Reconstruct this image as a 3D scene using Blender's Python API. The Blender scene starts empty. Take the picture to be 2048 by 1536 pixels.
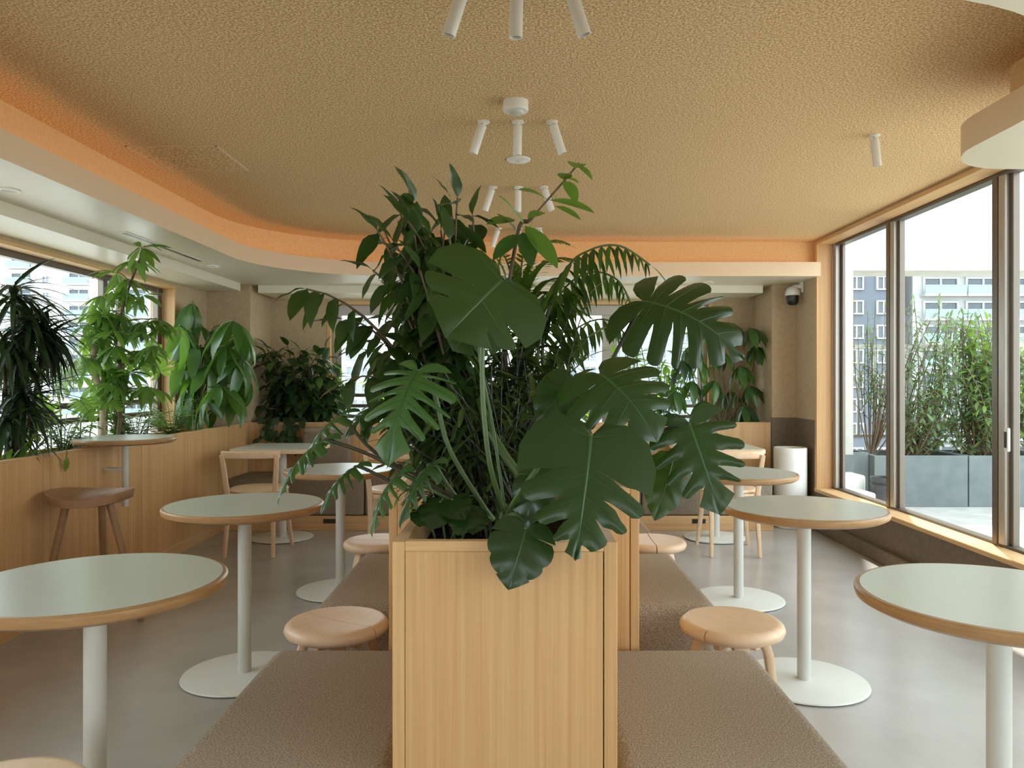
import bpy, bmesh, math, random
from mathutils import Vector, Matrix, noise
random.seed(7)
sc = bpy.context.scene
C = sc.collection

# ------------------------------------------------------------------ camera, sky, sun, exposure
FPX, CX, CY, HC = 1538.0, 1040.0, 760.0, 1.24          # focal length in px, vanishing point, eye height
cam_d = bpy.data.cameras.new('camera'); cam = bpy.data.objects.new('camera', cam_d); C.objects.link(cam)
cam_d.sensor_width = 36.0; cam_d.lens = FPX/2048*36
cam_d.shift_x = -(CX-1024)/2048; cam_d.shift_y = (CY-768)/2048
cam.location = (0, 0, HC); cam.rotation_euler = (math.pi/2, 0, 0)
cam_d.clip_end = 1000; cam_d.clip_start = 0.05
sc.camera = cam

w = bpy.data.worlds.new('sky'); sc.world = w; w.use_nodes = True
bg = w.node_tree.nodes['Background']; bg.inputs[0].default_value = (0.86, 0.94, 1.0, 1); bg.inputs[1].default_value = 2.3
sun_d = bpy.data.lights.new('sun', 'SUN'); sun_d.energy = 5.0; sun_d.angle = math.radians(1.0); sun_d.color = (1.0, 0.95, 0.86)
sun = bpy.data.objects.new('sun', sun_d); C.objects.link(sun)
_sd = Vector((0.16, 0.42, 0.95)).normalized()           # towards the sun: high, beyond the far windows
sun.rotation_euler = _sd.to_track_quat('Z', 'Y').to_euler()
sc.view_settings.view_transform = 'Standard'; sc.view_settings.look = 'None'
sc.view_settings.gamma = 1; sc.view_settings.use_curve_mapping = False
sc.view_settings.exposure = 1.2
sc.cycles.max_bounces = 14; sc.cycles.diffuse_bounces = 8; sc.cycles.glossy_bounces = 4
sc.cycles.transparent_max_bounces = 24; sc.cycles.transmission_bounces = 8
sc.cycles.sample_clamp_indirect = 4.0; sc.cycles.use_denoising = True; sc.cycles.caustics_reflective = False

def P(px, py, d):                                       # a pixel and a depth -> a point
    return Vector(((px-CX)*d/FPX, d, HC-(py-CY)*d/FPX))

# ------------------------------------------------------------------ materials
def nodes_of(name):
    m = bpy.data.materials.new(name); m.use_nodes = True
    nt = m.node_tree; return m, nt, nt.nodes['Principled BSDF']

def plain(name, col, rough=0.5, metal=0.0, spec=0.5, var=0.0, vscale=8.0):
    m, nt, b = nodes_of(name)
    b.inputs['Base Color'].default_value = (*col, 1); b.inputs['Roughness'].default_value = rough
    b.inputs['Metallic'].default_value = metal; b.inputs['Specular IOR Level'].default_value = spec
    tc = nt.nodes.new('ShaderNodeTexCoord'); n = nt.nodes.new('ShaderNodeTexNoise'); n.inputs['Scale'].default_value = vscale
    nt.links.new(tc.outputs['Object'], n.inputs['Vector'])
    mx = nt.nodes.new('ShaderNodeMix'); mx.data_type = 'RGBA'; mx.blend_type = 'MULTIPLY'; mx.inputs[0].default_value = var or 0.06
    mx.inputs[6].default_value = (*col, 1); nt.links.new(n.outputs[0], mx.inputs[7])
    nt.links.new(mx.outputs[2], b.inputs['Base Color'])
    return m

def ramp2(nt, fac, c1, c2, p1=0.35, p2=0.65):
    r = nt.nodes.new('ShaderNodeValToRGB'); e = r.color_ramp.elements
    e[0].position = p1; e[0].color = (*c1, 1); e[1].position = p2; e[1].color = (*c2, 1)
    nt.links.new(fac, r.inputs[0]); return r.outputs[0]

def bump(nt, b, h, strength, dist=0.002):
    n = nt.nodes.new('ShaderNodeBump'); n.inputs['Strength'].default_value = strength; n.inputs['Distance'].default_value = dist
    nt.links.new(h, n.inputs['Height']); nt.links.new(n.outputs[0], b.inputs['Normal'])

def speckle(name, c1, c2, scale, rough=0.9, bstr=0.6, p1=0.35, p2=0.65, spec=0.2, detail=3.0, bdist=0.003):
    m, nt, b = nodes_of(name)
    tc = nt.nodes.new('ShaderNodeTexCoord'); n = nt.nodes.new('ShaderNodeTexNoise')
    n.inputs['Scale'].default_value = scale; n.inputs['Detail'].default_value = detail
    nt.links.new(tc.outputs['Object'], n.inputs['Vector'])
    nt.links.new(ramp2(nt, n.outputs[0], c1, c2, p1, p2), b.inputs['Base Color'])
    b.inputs['Roughness'].default_value = rough; b.inputs['Specular IOR Level'].default_value = spec
    bump(nt, b, n.outputs[0], bstr, bdist)
    return m

def wood(name, c1, c2, grain=(60, 60, 1.6), rough=0.45, spec=0.35, seed=0.0):
    m, nt, b = nodes_of(name)
    tc = nt.nodes.new('ShaderNodeTexCoord'); mp = nt.nodes.new('ShaderNodeMapping')
    mp.inputs['Scale'].default_value = grain; mp.inputs['Location'].default_value = (seed, seed*1.7, seed*.3)
    nt.links.new(tc.outputs['Object'], mp.inputs['Vector'])
    n = nt.nodes.new('ShaderNodeTexNoise'); n.inputs['Scale'].default_value = 1.0; n.inputs['Detail'].default_value = 4.0
    n.inputs['Roughness'].default_value = 0.62
    nt.links.new(mp.outputs[0], n.inputs['Vector'])
    n2 = nt.nodes.new('ShaderNodeTexNoise'); n2.inputs['Scale'].default_value = 0.16; n2.inputs['Detail'].default_value = 1.0
    nt.links.new(mp.outputs[0], n2.inputs['Vector'])
    mth = nt.nodes.new('ShaderNodeMath'); mth.operation = 'MULTIPLY_ADD'; mth.inputs[1].default_value = 0.65
    ad = nt.nodes.new('ShaderNodeMath'); ad.operation = 'MULTIPLY'; ad.inputs[1].default_value = 0.35
    nt.links.new(n2.outputs[0], ad.inputs[0]); nt.links.new(n.outputs[0], mth.inputs[0]); nt.links.new(ad.outputs[0], mth.inputs[2])
    nt.links.new(ramp2(nt, mth.outputs[0], c1, c2, 0.32, 0.68), b.inputs['Base Color'])
    b.inputs['Roughness'].default_value = rough; b.inputs['Specular IOR Level'].default_value = spec
    bump(nt, b, n.outputs[0], 0.12, 0.001)
    return m

def leafmat(name, col, col2, trans=(0.35, 0.6, 0.06), tfac=0.3, rough=0.35, spec=0.5):
    m, nt, b = nodes_of(name)
    oi = nt.nodes.new('ShaderNodeObjectInfo')
    tc = nt.nodes.new('ShaderNodeTexCoord'); n = nt.nodes.new('ShaderNodeTexNoise'); n.inputs['Scale'].default_value = 5.0
    nt.links.new(tc.outputs['Object'], n.inputs['Vector'])
    ad = nt.nodes.new('ShaderNodeMath'); ad.operation = 'MULTIPLY_ADD'; ad.inputs[1].default_value = 0.65
    sb = nt.nodes.new('ShaderNodeMath'); sb.operation = 'MULTIPLY'; sb.inputs[1].default_value = 0.35
    nt.links.new(n.outputs[0], sb.inputs[0]); nt.links.new(oi.outputs['Random'], ad.inputs[0]); nt.links.new(sb.outputs[0], ad.inputs[2])
    nt.links.new(ramp2(nt, ad.outputs[0], col, col2, 0.15, 0.85), b.inputs['Base Color'])
    b.inputs['Roughness'].default_value = rough; b.inputs['Specular IOR Level'].default_value = spec
    tr = nt.nodes.new('ShaderNodeBsdfTranslucent'); tr.inputs[0].default_value = (*trans, 1)
    mx = nt.nodes.new('ShaderNodeMixShader'); mx.inputs[0].default_value = tfac
    out = nt.nodes['Material Output']
    nt.links.new(b.outputs[0], mx.inputs[1]); nt.links.new(tr.outputs[0], mx.inputs[2]); nt.links.new(mx.outputs[0], out.inputs[0])
    return m

def glassmat(name, tint=(0.96, 0.98, 0.97)):
    m, nt, b = nodes_of(name); nt.nodes.remove(b)
    t = nt.nodes.new('ShaderNodeBsdfTransparent'); t.inputs[0].default_value = (*tint, 1)
    g = nt.nodes.new('ShaderNodeBsdfGlossy'); g.inputs['Roughness'].default_value = 0.02
    f = nt.nodes.new('ShaderNodeFresnel'); f.inputs[0].default_value = 1.18
    mx = nt.nodes.new('ShaderNodeMixShader'); ge = nt.nodes.new('ShaderNodeNewGeometry')
    sb = nt.nodes.new('ShaderNodeMath'); sb.operation = 'SUBTRACT'; sb.inputs[0].default_value = 1.0; nt.links.new(ge.outputs['Backfacing'], sb.inputs[1])
    mu = nt.nodes.new('ShaderNodeMath'); mu.operation = 'MULTIPLY'; nt.links.new(f.outputs[0], mu.inputs[0]); nt.links.new(sb.outputs[0], mu.inputs[1])
    nt.links.new(mu.outputs[0], mx.inputs[0]); nt.links.new(t.outputs[0], mx.inputs[1]); nt.links.new(g.outputs[0], mx.inputs[2])
    nt.links.new(mx.outputs[0], nt.nodes['Material Output'].inputs[0]); return m

M = {}
M['cork'] = speckle('cork_ceiling', (0.46, 0.305, 0.145), (0.92, 0.68, 0.40), 125, 0.95, 0.6, 0.38, 0.64)
M['cove'] = speckle('cove_glow_tint', (0.72, 0.46, 0.22), (0.78, 0.52, 0.26), 60, 0.85, 0.15)  # orange puts the warm light bounced inside the cove into the colour
M['soffit'] = plain('soffit_paint', (0.74, 0.68, 0.54), 0.33, var=0.05, vscale=3)
M['fascia'] = plain('fascia_paint', (0.74, 0.56, 0.37), 0.7, var=0.05)
M['wallpaint'] = speckle('wall_paint', (0.47, 0.355, 0.225), (0.52, 0.40, 0.26), 30, 0.85, 0.06)
M['dado'] = speckle('dado_paint', (0.17, 0.135, 0.095), (0.20, 0.16, 0.115), 30, 0.7, 0.03)
M['oak'] = wood('oak_panel', (0.50, 0.28, 0.112), (0.68, 0.43, 0.207), (85, 85, 1.0))
M['oak_h'] = wood('oak_rail', (0.54, 0.32, 0.14), (0.74, 0.49, 0.25), (2, 2, 60))
M['oak_y'] = wood('oak_rail_long', (0.54, 0.32, 0.14), (0.74, 0.49, 0.25), (50, 1.5, 50))
M['oak_x'] = wood('oak_rail_cross', (0.54, 0.32, 0.14), (0.74, 0.49, 0.25), (1.5, 50, 50))
M['ash'] = wood('pale_ash', (0.70, 0.49, 0.31), (0.80, 0.60, 0.41), (40, 6, 40), 0.38, 0.45)
M['stoolwood'] = wood('brown_beech', (0.29, 0.16, 0.08), (0.38, 0.225, 0.12), (40, 6, 40), 0.35, 0.5)
M['edge'] = wood('table_edge_wood', (0.32, 0.17, 0.068), (0.46, 0.27, 0.12), (12, 12, 90), 0.35, 0.5)
M['laminate'] = plain('table_laminate', (0.56, 0.59, 0.52), 0.26, var=0.05, vscale=20)
M['steel'] = plain('pole_paint', (0.62, 0.62, 0.57), 0.35, metal=0.0, spec=0.6)
M['white'] = plain('white_plastic', (0.80, 0.79, 0.74), 0.35)
M['white_metal'] = plain('base_paint', (0.74, 0.75, 0.70), 0.4)
M['black'] = plain('black_plastic', (0.012, 0.012, 0.012), 0.3)
M['felt'] = speckle('bench_fabric', (0.23, 0.18, 0.135), (0.46, 0.375, 0.29), 240, 0.95, 0.5, 0.36, 0.64, 0.15, 2.0, 0.001)
M['felt_dark'] = speckle('back_bench_fabric', (0.20, 0.16, 0.12), (0.32, 0.26, 0.195), 260, 0.95, 0.4, 0.36, 0.64, 0.15, 2.0, 0.001)
M['soil'] = speckle('soil', (0.012, 0.009, 0.006), (0.06, 0.042, 0.028), 60, 1.0, 1.0)
M['bronze'] = plain('bronze_aluminium', (0.16, 0.135, 0.11), 0.35, metal=0.55)
M['alu'] = plain('grey_aluminium', (0.42, 0.39, 0.345), 0.35, metal=0.4)
M['glass'] = glassmat('window_glass')
M['stem_brown'] = plain('bark', (0.17, 0.115, 0.065), 0.8, var=0.5, vscale=40)
M['stem_pale'] = plain('pale_bark', (0.40, 0.32, 0.20), 0.8, var=0.4, vscale=40)
M['stem_green'] = plain('green_stem', (0.085, 0.14, 0.035), 0.45)
M['stem_dark'] = plain('dark_stem', (0.05, 0.045, 0.022), 0.5)
M['monstera'] = leafmat('monstera_leaf', (0.009, 0.028, 0.005), (0.017, 0.046, 0.008), (0.08, 0.2, 0.015), 0.13, 0.28, 0.5)
M['monstera_y'] = leafmat('young_leaf', (0.010, 0.030, 0.004), (0.020, 0.048, 0.007), (0.16, 0.30, 0.02), 0.22, 0.35)
M['philo'] = leafmat('philodendron_leaf', (0.020, 0.062, 0.012), (0.042, 0.105, 0.022), (0.2, 0.4, 0.04), 0.2, 0.35)
M['ficus'] = leafmat('ficus_leaf', (0.011, 0.028, 0.007), (0.026, 0.058, 0.013), (0.14, 0.27, 0.03), 0.18, 0.32)
M['bright'] = leafmat('bright_leaf', (0.07, 0.15, 0.022), (0.12, 0.22, 0.035), (0.36, 0.6, 0.06), 0.35, 0.4)
M['schef'] = leafmat('schefflera_leaf', (0.05, 0.115, 0.025), (0.10, 0.19, 0.045), (0.32, 0.55, 0.08), 0.35, 0.35)
M['amate'] = leafmat('umbrella_leaf', (0.030, 0.09, 0.022), (0.060, 0.15, 0.036), (0.25, 0.5, 0.04), 0.25, 0.28, 0.6)
M['darkleaf'] = leafmat('dark_leaf', (0.016, 0.045, 0.018), (0.034, 0.075, 0.026), (0.12, 0.25, 0.03), 0.15, 0.35)
M['dracaena'] = leafmat('dracaena_leaf', (0.008, 0.016, 0.008), (0.022, 0.042, 0.014), (0.08, 0.16, 0.02), 0.12, 0.35)
M['fern'] = leafmat('fern_leaf', (0.08, 0.17, 0.025), (0.13, 0.25, 0.04), (0.35, 0.6, 0.06), 0.35, 0.5)
M['grass'] = leafmat('fine_leaf', (0.035, 0.065, 0.016), (0.075, 0.12, 0.032), (0.25, 0.38, 0.06), 0.22, 0.45)
M['outleaf'] = leafmat('terrace_leaf', (0.075, 0.13, 0.055), (0.13, 0.20, 0.08), (0.3, 0.45, 0.12), 0.3, 0.5)
M['outbright'] = leafmat('terrace_bright_leaf', (0.12, 0.21, 0.03), (0.19, 0.29, 0.05), (0.4, 0.6, 0.08), 0.35, 0.5)

# ------------------------------------------------------------------ mesh helpers
class MB:
    def __init__(s): s.bm = bmesh.new()
    def box(s, x0, x1, y0, y1, z0, z1, bev=0.0, seg=2):
        r = bmesh.ops.create_cube(s.bm, size=1.0)
        vs = r['verts']
        for v in vs:
            v.co = Vector(((x0+x1)/2+v.co.x*(x1-x0), (y0+y1)/2+v.co.y*(y1-y0), (z0+z1)/2+v.co.z*(z1-z0)))
        if bev > 0:
            es = list({e for v in vs for e in v.link_edges})
            bmesh.ops.bevel(s.bm, geom=es, offset=bev, segments=seg, profile=0.5, affect='EDGES', clamp_overlap=True)
        return s
    def lathe(s, prof, cx=0, cy=0, n=48, a0=0.0, a1=2*math.pi):
        full = abs(a1-a0-2*math.pi) < 1e-6
        k = n if full else n+1
        rings = []
        for (r, z) in prof:
            if r < 1e-6: rings.append([s.bm.verts.new((cx, cy, z))])
            else:
                rings.append([s.bm.verts.new((cx+r*math.cos(a0+(a1-a0)*i/n), cy+r*math.sin(a0+(a1-a0)*i/n), z)) for i in range(k)])
        for a, b in zip(rings, rings[1:]):
            for i in range(n):
                j = (i+1) % k if full else i+1
                q = [a[i % len(a)], a[j % len(a)], b[j % len(b)], b[i % len(b)]]
                q2 = []
                for v in q:
                    if v not in q2: q2.append(v)
                if len(q2) > 2:
                    try: s.bm.faces.new(q2)
                    except ValueError: pass
        return s
    def tube(s, pts, rad, n=8, cap=True):
        pts = [Vector(p) for p in pts]
        if not isinstance(rad, (list, tuple)): rad = [rad]*len(pts)
        rings = []; up = Vector((0.31, 0.22, 0.93))
        for i, p in enumerate(pts):
            t = (pts[min(i+1, len(pts)-1)]-pts[max(i-1, 0)]).normalized()
            u = t.cross(up)
            if u.length < 0.15: u = t.cross(Vector((1, 0.2, 0)))
            u.normalize(); v = t.cross(u)
            rings.append([s.bm.verts.new(p+(u*math.cos(2*math.pi*k/n)+v*math.sin(2*math.pi*k/n))*rad[i]) for k in range(n)])
        for a, b in zip(rings, rings[1:]):
            for k in range(n):
                s.bm.faces.new((a[k], a[(k+1) % n], b[(k+1) % n], b[k]))
        if cap:
            s.bm.faces.new(rings[0][::-1]); s.bm.faces.new(rings[-1])
        return s
    def bar(s, pts, wid, thk, side=Vector((1, 0, 0))):
        """flat bar along pts, section wid (along side) x thk; wid/thk may be lists"""
        pts = [Vector(p) for p in pts]
        W = wid if isinstance(wid, (list, tuple)) else [wid]*len(pts)
        T = thk if isinstance(thk, (list, tuple)) else [thk]*len(pts)
        rings = []; n = 12
        for i, p in enumerate(pts):
            t = (pts[min(i+1, len(pts)-1)]-pts[max(i-1, 0)]).normalized()
            sd = side[i] if isinstance(side, (list, tuple)) else side
            u = (sd-t*sd.dot(t)).normalized(); v = t.cross(u)
            rr = []
            for k in range(n):
                a = 2*math.pi*k/n+math.pi/n; c, sn = math.cos(a), math.sin(a)
                rr.append(s.bm.verts.new(p+u*(W[i]/2*math.copysign(abs(c)**0.45, c))+v*(T[i]/2*math.copysign(abs(sn)**0.45, sn))))
            rings.append(rr)
        for a, b in zip(rings, rings[1:]):
            for k in range(n): s.bm.faces.new((a[k], a[(k+1) % n], b[(k+1) % n], b[k]))
        s.bm.faces.new(rings[0][::-1]); s.bm.faces.new(rings[-1])
        return s
    def strip(s, path, z0, z1, closed=False):
        n = len(path)
        lo = [s.bm.verts.new((p[0], p[1], z0)) for p in path]; hi = [s.bm.verts.new((p[0], p[1], z1)) for p in path]
        for i in range(n if closed else n-1):
            j = (i+1) % n; s.bm.faces.new((lo[i], lo[j], hi[j], hi[i]))
        return s
    def holed(s, outer, holes, z, flip=False):
        es = []
        for lp in [outer]+holes:
            vs = [s.bm.verts.new((p[0], p[1], z)) for p in lp]
            es += [s.bm.edges.new((vs[i], vs[(i+1) % len(vs)])) for i in range(len(vs))]
        bmesh.ops.triangle_fill(s.bm, use_beauty=True, use_dissolve=False, edges=es, normal=Vector((0, 0, 1)))
        return s
    def mesh(s, name, mat, smooth=35):
        bmesh.ops.recalc_face_normals(s.bm, faces=s.bm.faces[:])
        me = bpy.data.meshes.new(name); s.bm.to_mesh(me); s.bm.free()
        if mat: me.materials.append(mat)
        if smooth:
            me.shade_smooth(); me.set_sharp_from_angle(angle=math.radians(smooth))
        return me
    def obj(s, name, mat, parent=None, smooth=35, label=None):
        return link(name, s.mesh(name, mat, smooth), parent, label)

def link(name, data, parent=None, label=None):
    o = bpy.data.objects.new(name, data); C.objects.link(o)
    if parent is not None:
        o.parent = parent
    if label: o['label'] = label
    return o
def tag(o, label, cat, group=None):
    o['label'] = label; o['category'] = cat
    if group: o['group'] = group
    return o
def thing(name, label, cat, loc=(0, 0, 0), rz=0.0, group=None):
    o = bpy.data.objects.new(name, None); C.objects.link(o)
    o.location = loc; o.rotation_euler = (0, 0, rz); o.empty_display_size = 0.1
    return tag(o, label, cat, group)
def struct(o): o['kind'] = 'structure'; return o
def copy_tree(o, parent=None):
    c = o.copy(); C.objects.link(c); c.parent = parent
    for ch in list(o.children): copy_tree(ch, c)
    return c

# ------------------------------------------------------------------ the room
XL, XR, YF, YR, YB = -2.80, 2.46, 7.43, 6.87, -2.6        # left wall, right wall, far wall, pillar plane, wall behind
ZC, ZS, ZB, ZW = 2.40, 2.09, 2.022, 2.0                   # raised ceiling, soffit, beam, window head
XP0, XP1 = -2.41, 2.25                                    # the far recess between the pillars

fl = MB().box(XL-.3, XR+.25, YB-.2, YF+.25, -0.12, 0.0).obj('floor', None, smooth=0); struct(fl)
m, nt, b = nodes_of('polished_concrete')
tc = nt.nodes.new('ShaderNodeTexCoord'); n = nt.nodes.new('ShaderNodeTexNoise'); n.inputs['Scale'].default_value = 1.6; n.inputs['Detail'].default_value = 6; n.inputs['Roughness'].default_value = .6
nt.links.new(tc.outputs['Object'], n.inputs['Vector'])
nt.links.new(ramp2(nt, n.outputs[0], (0.36, 0.34, 0.315), (0.53, 0.51, 0.485), 0.2, 0.85), b.inputs['Base Color'])
mr = nt.nodes.new('ShaderNodeMapRange'); mr.inputs[3].default_value = 0.19; mr.inputs[4].default_value = 0.27
nt.links.new(n.outputs[0], mr.inputs[0]); nt.links.new(mr.outputs[0], b.inputs['Roughness'])
b.inputs['Specular IOR Level'].default_value = 0.9
fl.data.materials.append(m)

# raised cork ceiling and the curved opening in the soffit below it
def arc(cx, cy, r, a0, a1, n=14):
    return [(cx+r*math.cos(math.radians(a0+(a1-a0)*i/n)), cy+r*math.sin(math.radians(a0+(a1-a0)*i/n))) for i in range(n+1)]
lipA = ([(0.76, 1.69), (-1.39, 1.69)] + arc(-1.39, 2.29, .6, 270, 180, 10)[1:] + [(-1.99, 3.5), (-1.99, 5.29)] +
        arc(-0.99, 5.29, 1.0, 180, 90, 20)[1:] + [(0.5, 6.29), (XR, 6.29)])
lipB = ([(XR, 3.10), (1.95, 3.10)] + arc(1.95, 2.80, .30, 90, 180, 10)[1:] + [(1.65, 2.58)] + arc(0.76, 2.58, .89, 0, -90, 18)[1:])
lip = lipB[:-1] + lipA                                     # open polyline, right wall to right wall
def offset(path, dist):
    out = []
    for i, p in enumerate(path):
        a = Vector(path[max(i-1, 0)]); c = Vector(path[min(i+1, len(path)-1)])
        t = (c-a).normalized(); nrm = Vector((t.y, -t.x))
        out.append((p[0]+nrm.x*dist, p[1]+nrm.y*dist))
    return out
def side_sign():
    a, c = Vector(lipA[-2]), Vector(lipA[-1]); t = (c-a).normalized(); return 1 if -t.x > 0 else -1
sg = side_sign()                                           # offset away from the opening: +y on the far run
back = offset(lip, 0.16*sg)
back = [(min(p[0], XR), p[1]) for p in back]
ce = MB().box(XL-.3, XR+.2, YB, YF+.2, ZC, ZC+.1).obj('ceiling', M['cork'], smooth=0); struct(ce)
so = MB().holed([(XL-.3, YB), (XR, YB)]+lip+[(XR, YF), (XL-.3, YF)], [], ZS).obj('ceiling_soffit', M['soffit'], ce, smooth=0)
cf = MB()
for i in range(len(lip)-1):
    cf.bm.faces.new([cf.bm.verts.new((*q, ZS+.02)) for q in (lip[i], lip[i+1], back[i+1], back[i])])
cf.obj('cove_floor', M['cove'], ce, smooth=0)
MB().strip(back, ZS+.02, ZC).obj('cove_back', M['cove'], ce, smooth=50)
inner = offset(lip, 0.018*sg)
fs = MB().strip(lip, ZS, 2.205); fs.strip(inner, ZS, 2.205)
for i in range(len(lip)-1):
    fs.bm.faces.new([fs.bm.verts.new((*q, 2.205)) for q in (lip[i], lip[i+1], inner[i+1], inner[i])])
fs.obj('cove_lip', M['fascia'], ce, smooth=50)
# ceiling hatch: four slim edge strips
for k, (x0, x1, y0, y1) in enumerate([(-1.955, -1.500, 3.805, 3.812), (-1.955, -1.500, 4.248, 4.255), (-1.955, -1.948, 3.805, 4.255), (-1.507, -1.500, 3.805, 4.255)]):
    MB().box(x0, x1, y0, y1, ZC-.004, ZC+.002).obj('hatch_edge', M['fascia'], ce, smooth=0)
MB().box(-1.946, -1.509, 3.814, 4.246, ZC-.003, ZC+.002).obj('hatch_panel', M['cork'], ce, smooth=0)
# dropped beams beside the windows
MB().box(XL-.05, -2.457, YB, 6.76, ZB, ZS+.01).obj('dropped_beam', M['soffit'], ce, smooth=0)
MB().box(XP0+.06, XP1-.07, 6.90, YF+.05, ZB, ZS+.01).obj('dropped_beam', M['soffit'], ce, smooth=0)

# warm strip lights lying in the cove, out of sight behind the lip
led = bpy.data.materials.new('warm_led'); led.use_nodes = True
_n = led.node_tree; _n.nodes.remove(_n.nodes['Principled BSDF']); _e = _n.nodes.new('ShaderNodeEmission')
_e.inputs[0].default_value = (1.0, 0.58, 0.27, 1); _e.inputs[1].default_value = 1.15
_n.links.new(_e.outputs[0], _n.nodes['Material Output'].inputs[0])
mid = offset(lip, 0.07*sg)
i0 = next(i for i, p in enumerate(lip) if abs(p[0]+1.99) < 1e-3)
ls = MB(); q0 = offset(lip, 0.055*sg)[i0:]; q1 = offset(lip, 0.085*sg)[i0:]
for i in range(len(q0)-1):
    ls.bm.faces.new([ls.bm.verts.new((*q, ZS+.035)) for q in (q0[i], q0[i+1], q1[i+1], q1[i])])
    ls.bm.faces.new([ls.bm.verts.new((*q, z)) for q, z in ((q0[i], ZS+.021), (q0[i+1], ZS+.021), (q0[i+1], ZS+.035), (q0[i], ZS+.035))])
tag(ls.obj('led_strip', led, smooth=0), 'warm strip light glowing inside the curved ceiling cove', 'strip light')

# walls
wf = MB()
wf.box(XL-.3, XP0, YR, YF+.2, 0, ZC); wf.box(XP1, XR+.2, YR, YF+.2, 0, ZC)
WX0, WX1, WZ0, WZ1 = -1.85, 1.84, 0.60, 2.0
wf.box(XP0, WX0, YF, YF+.2, 0, ZC); wf.box(WX1, XP1, YF, YF+.2, 0, ZC)
wf.box(WX0, WX1, YF, YF+.2, 0, WZ0); wf.box(WX0, WX1, YF, YF+.2, WZ1, ZC)
struct(wf.obj('wall_far', M['wallpaint'], smooth=0))
LW0, LW1, LZ0 = -2.2, 6.24, 0.72
wl = MB(); wl.box(XL-.2, XL, LW1, YR, 0, ZC); wl.box(XL-.2, XL, YB, LW0, 0, ZC)
wl.box(XL-.2, XL, LW0, LW1, 0, LZ0); wl.box(XL-.2, XL, LW0, LW1, ZW, ZC)
struct(wl.obj('wall_left', M['wallpaint'], smooth=0))
RW0, RW1, RZ0, RZ1 = -2.2, 6.38, 0.345, 2.385
wr = MB(); wr.box(XR, XR+.2, RW1, YR, .905, ZC)
wr.box(XR, XR+.2, YB, RW0, 0, ZC); wr.box(XR, XR+.2, RW0, RW1, RZ1, ZC+.02)
wro = struct(wr.obj('wall_right', M['wallpaint'], smooth=0))
MB().box(XR, XR+.2, RW0, RW1, 0, RZ0-.028).box(XR, XR+.2, RW1, YR, 0, .905).obj('dado', M['dado'], wro, smooth=0)
MB().box(XP1-.003, XR+.0, YR-.004, YR+.01, 0, .905).obj('dado', M['dado'], wro, smooth=0)
bb = MB().box(XR-.035, XR+.01, RW0, YR, 0, .10, .004, 1); struct(bb.obj('baseboard_right', M['dado']))
# unseen wall behind the viewer; three window openings added to light the fronts
wb = MB(); wb.box(XL-.2, XR+.2, YB-.15, YB, 1.9, ZC+.1); wb.box(XL-.2, XR+.2, YB-.15, YB, 0, .95)
for x0, x1 in ((XL-.2, -2.2), (-1.1, -.6), (.5, 1.0), (2.1, XR+.2)): wb.box(x0, x1, YB-.15, YB, .95, 1.9)
struct(wb.obj('wall_back', M['wallpaint'], smooth=0))

# ------------------------------------------------------------------ windows
def frame_bar(w, name, mat, *b, bev=.004): return MB().box(*b, bev, 1).obj(name, M[mat], w)
# window_1: left
w1 = struct(thing('window_1', '', 'window')); del w1['label'], w1['category']
frame_bar(w1, 'jamb', 'oak', XL-.10, XL+.006, LW1-.012, LW1+.012, LZ0, ZW)
frame_bar(w1, 'head_trim', 'oak_y', XL-.10, XL+.006, LW0, LW1, ZW-.022, ZW+.002)
frame_bar(w1, 'sill', 'oak_y', XL-.10, XL+.02, LW0, LW1, LZ0-.02, LZ0+.004)
for (y0, y1, x) in [(6.16, 6.228, XL-.10), (5.60, 5.66, XL-.105), (5.42, 5.48, XL-.135), (3.55, 3.61, XL-.105), (1.6, 1.66, XL-.105), (-.3, -.24, XL-.105)]:
    frame_bar(w1, 'mullion', 'bronze', x-.045, x, y0, y1, LZ0, ZW-.02)
frame_bar(w1, 'top_rail', 'bronze', XL-.155, XL-.1025, LW0, LW1, ZW-.06, ZW-.018)
frame_bar(w1, 'bottom_rail', 'bronze', XL-.155, XL-.1025, LW0, LW1, LZ0, LZ0+.05)
for y0, y1 in [(5.64, 6.18), (3.6, 5.62), (1.64, 3.58), (-.26, 1.62), (-2.2, -.26)]:
    MB().box(XL-.126, XL-.120, y0, y1, LZ0+.04, ZW-.05).obj('pane', M['glass'], w1, smooth=0)
for z in (1.07, 0.97): frame_bar(w1, 'guard_rail', 'bronze', XL-.19, XL-.165, LW0, LW1, z-.02, z+.02)
# window_2: far
w2 = struct(thing('window_2', '', 'window')); del w2['label'], w2['category']
frame_bar(w2, 'jamb', 'oak', WX0-.02, WX0+.02, YF-.006, YF+.10, WZ0, WZ1); frame_bar(w2, 'jamb', 'oak', WX1-.02, WX1+.02, YF-.006, YF+.10, WZ0, WZ1)
frame_bar(w2, 'head_trim', 'oak_x', WX0, WX1, YF-.006, YF+.10, WZ1-.03, WZ1)
for (x0, x1) in [(WX0+.02, WX0+.11), (WX1-.11, WX1-.02), (.80, .95), (-.95, -.80)]:
    frame_bar(w2, 'mullion', 'alu', x0, x1, YF+.07, YF+.13, WZ0, WZ1-.03)
frame_bar(w2, 'top_rail', 'alu', WX0+.001, WX1-.001, YF+.066, YF+.134, WZ1-.13, WZ1-.03)
for x0, x1 in [(WX0+.1, -.94), (-.81, .81), (.94, WX1-.1)]:
    MB().box(x0, x1, YF+.095, YF+.101, WZ0, WZ1-.12).obj('pane', M['glass'], w2, smooth=0)
for z in (1.09, 0.985, 0.88): frame_bar(w2, 'guard_rail', 'bronze', WX0, WX1, YF+.18, YF+.20, z-.018, z+.018)
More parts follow.
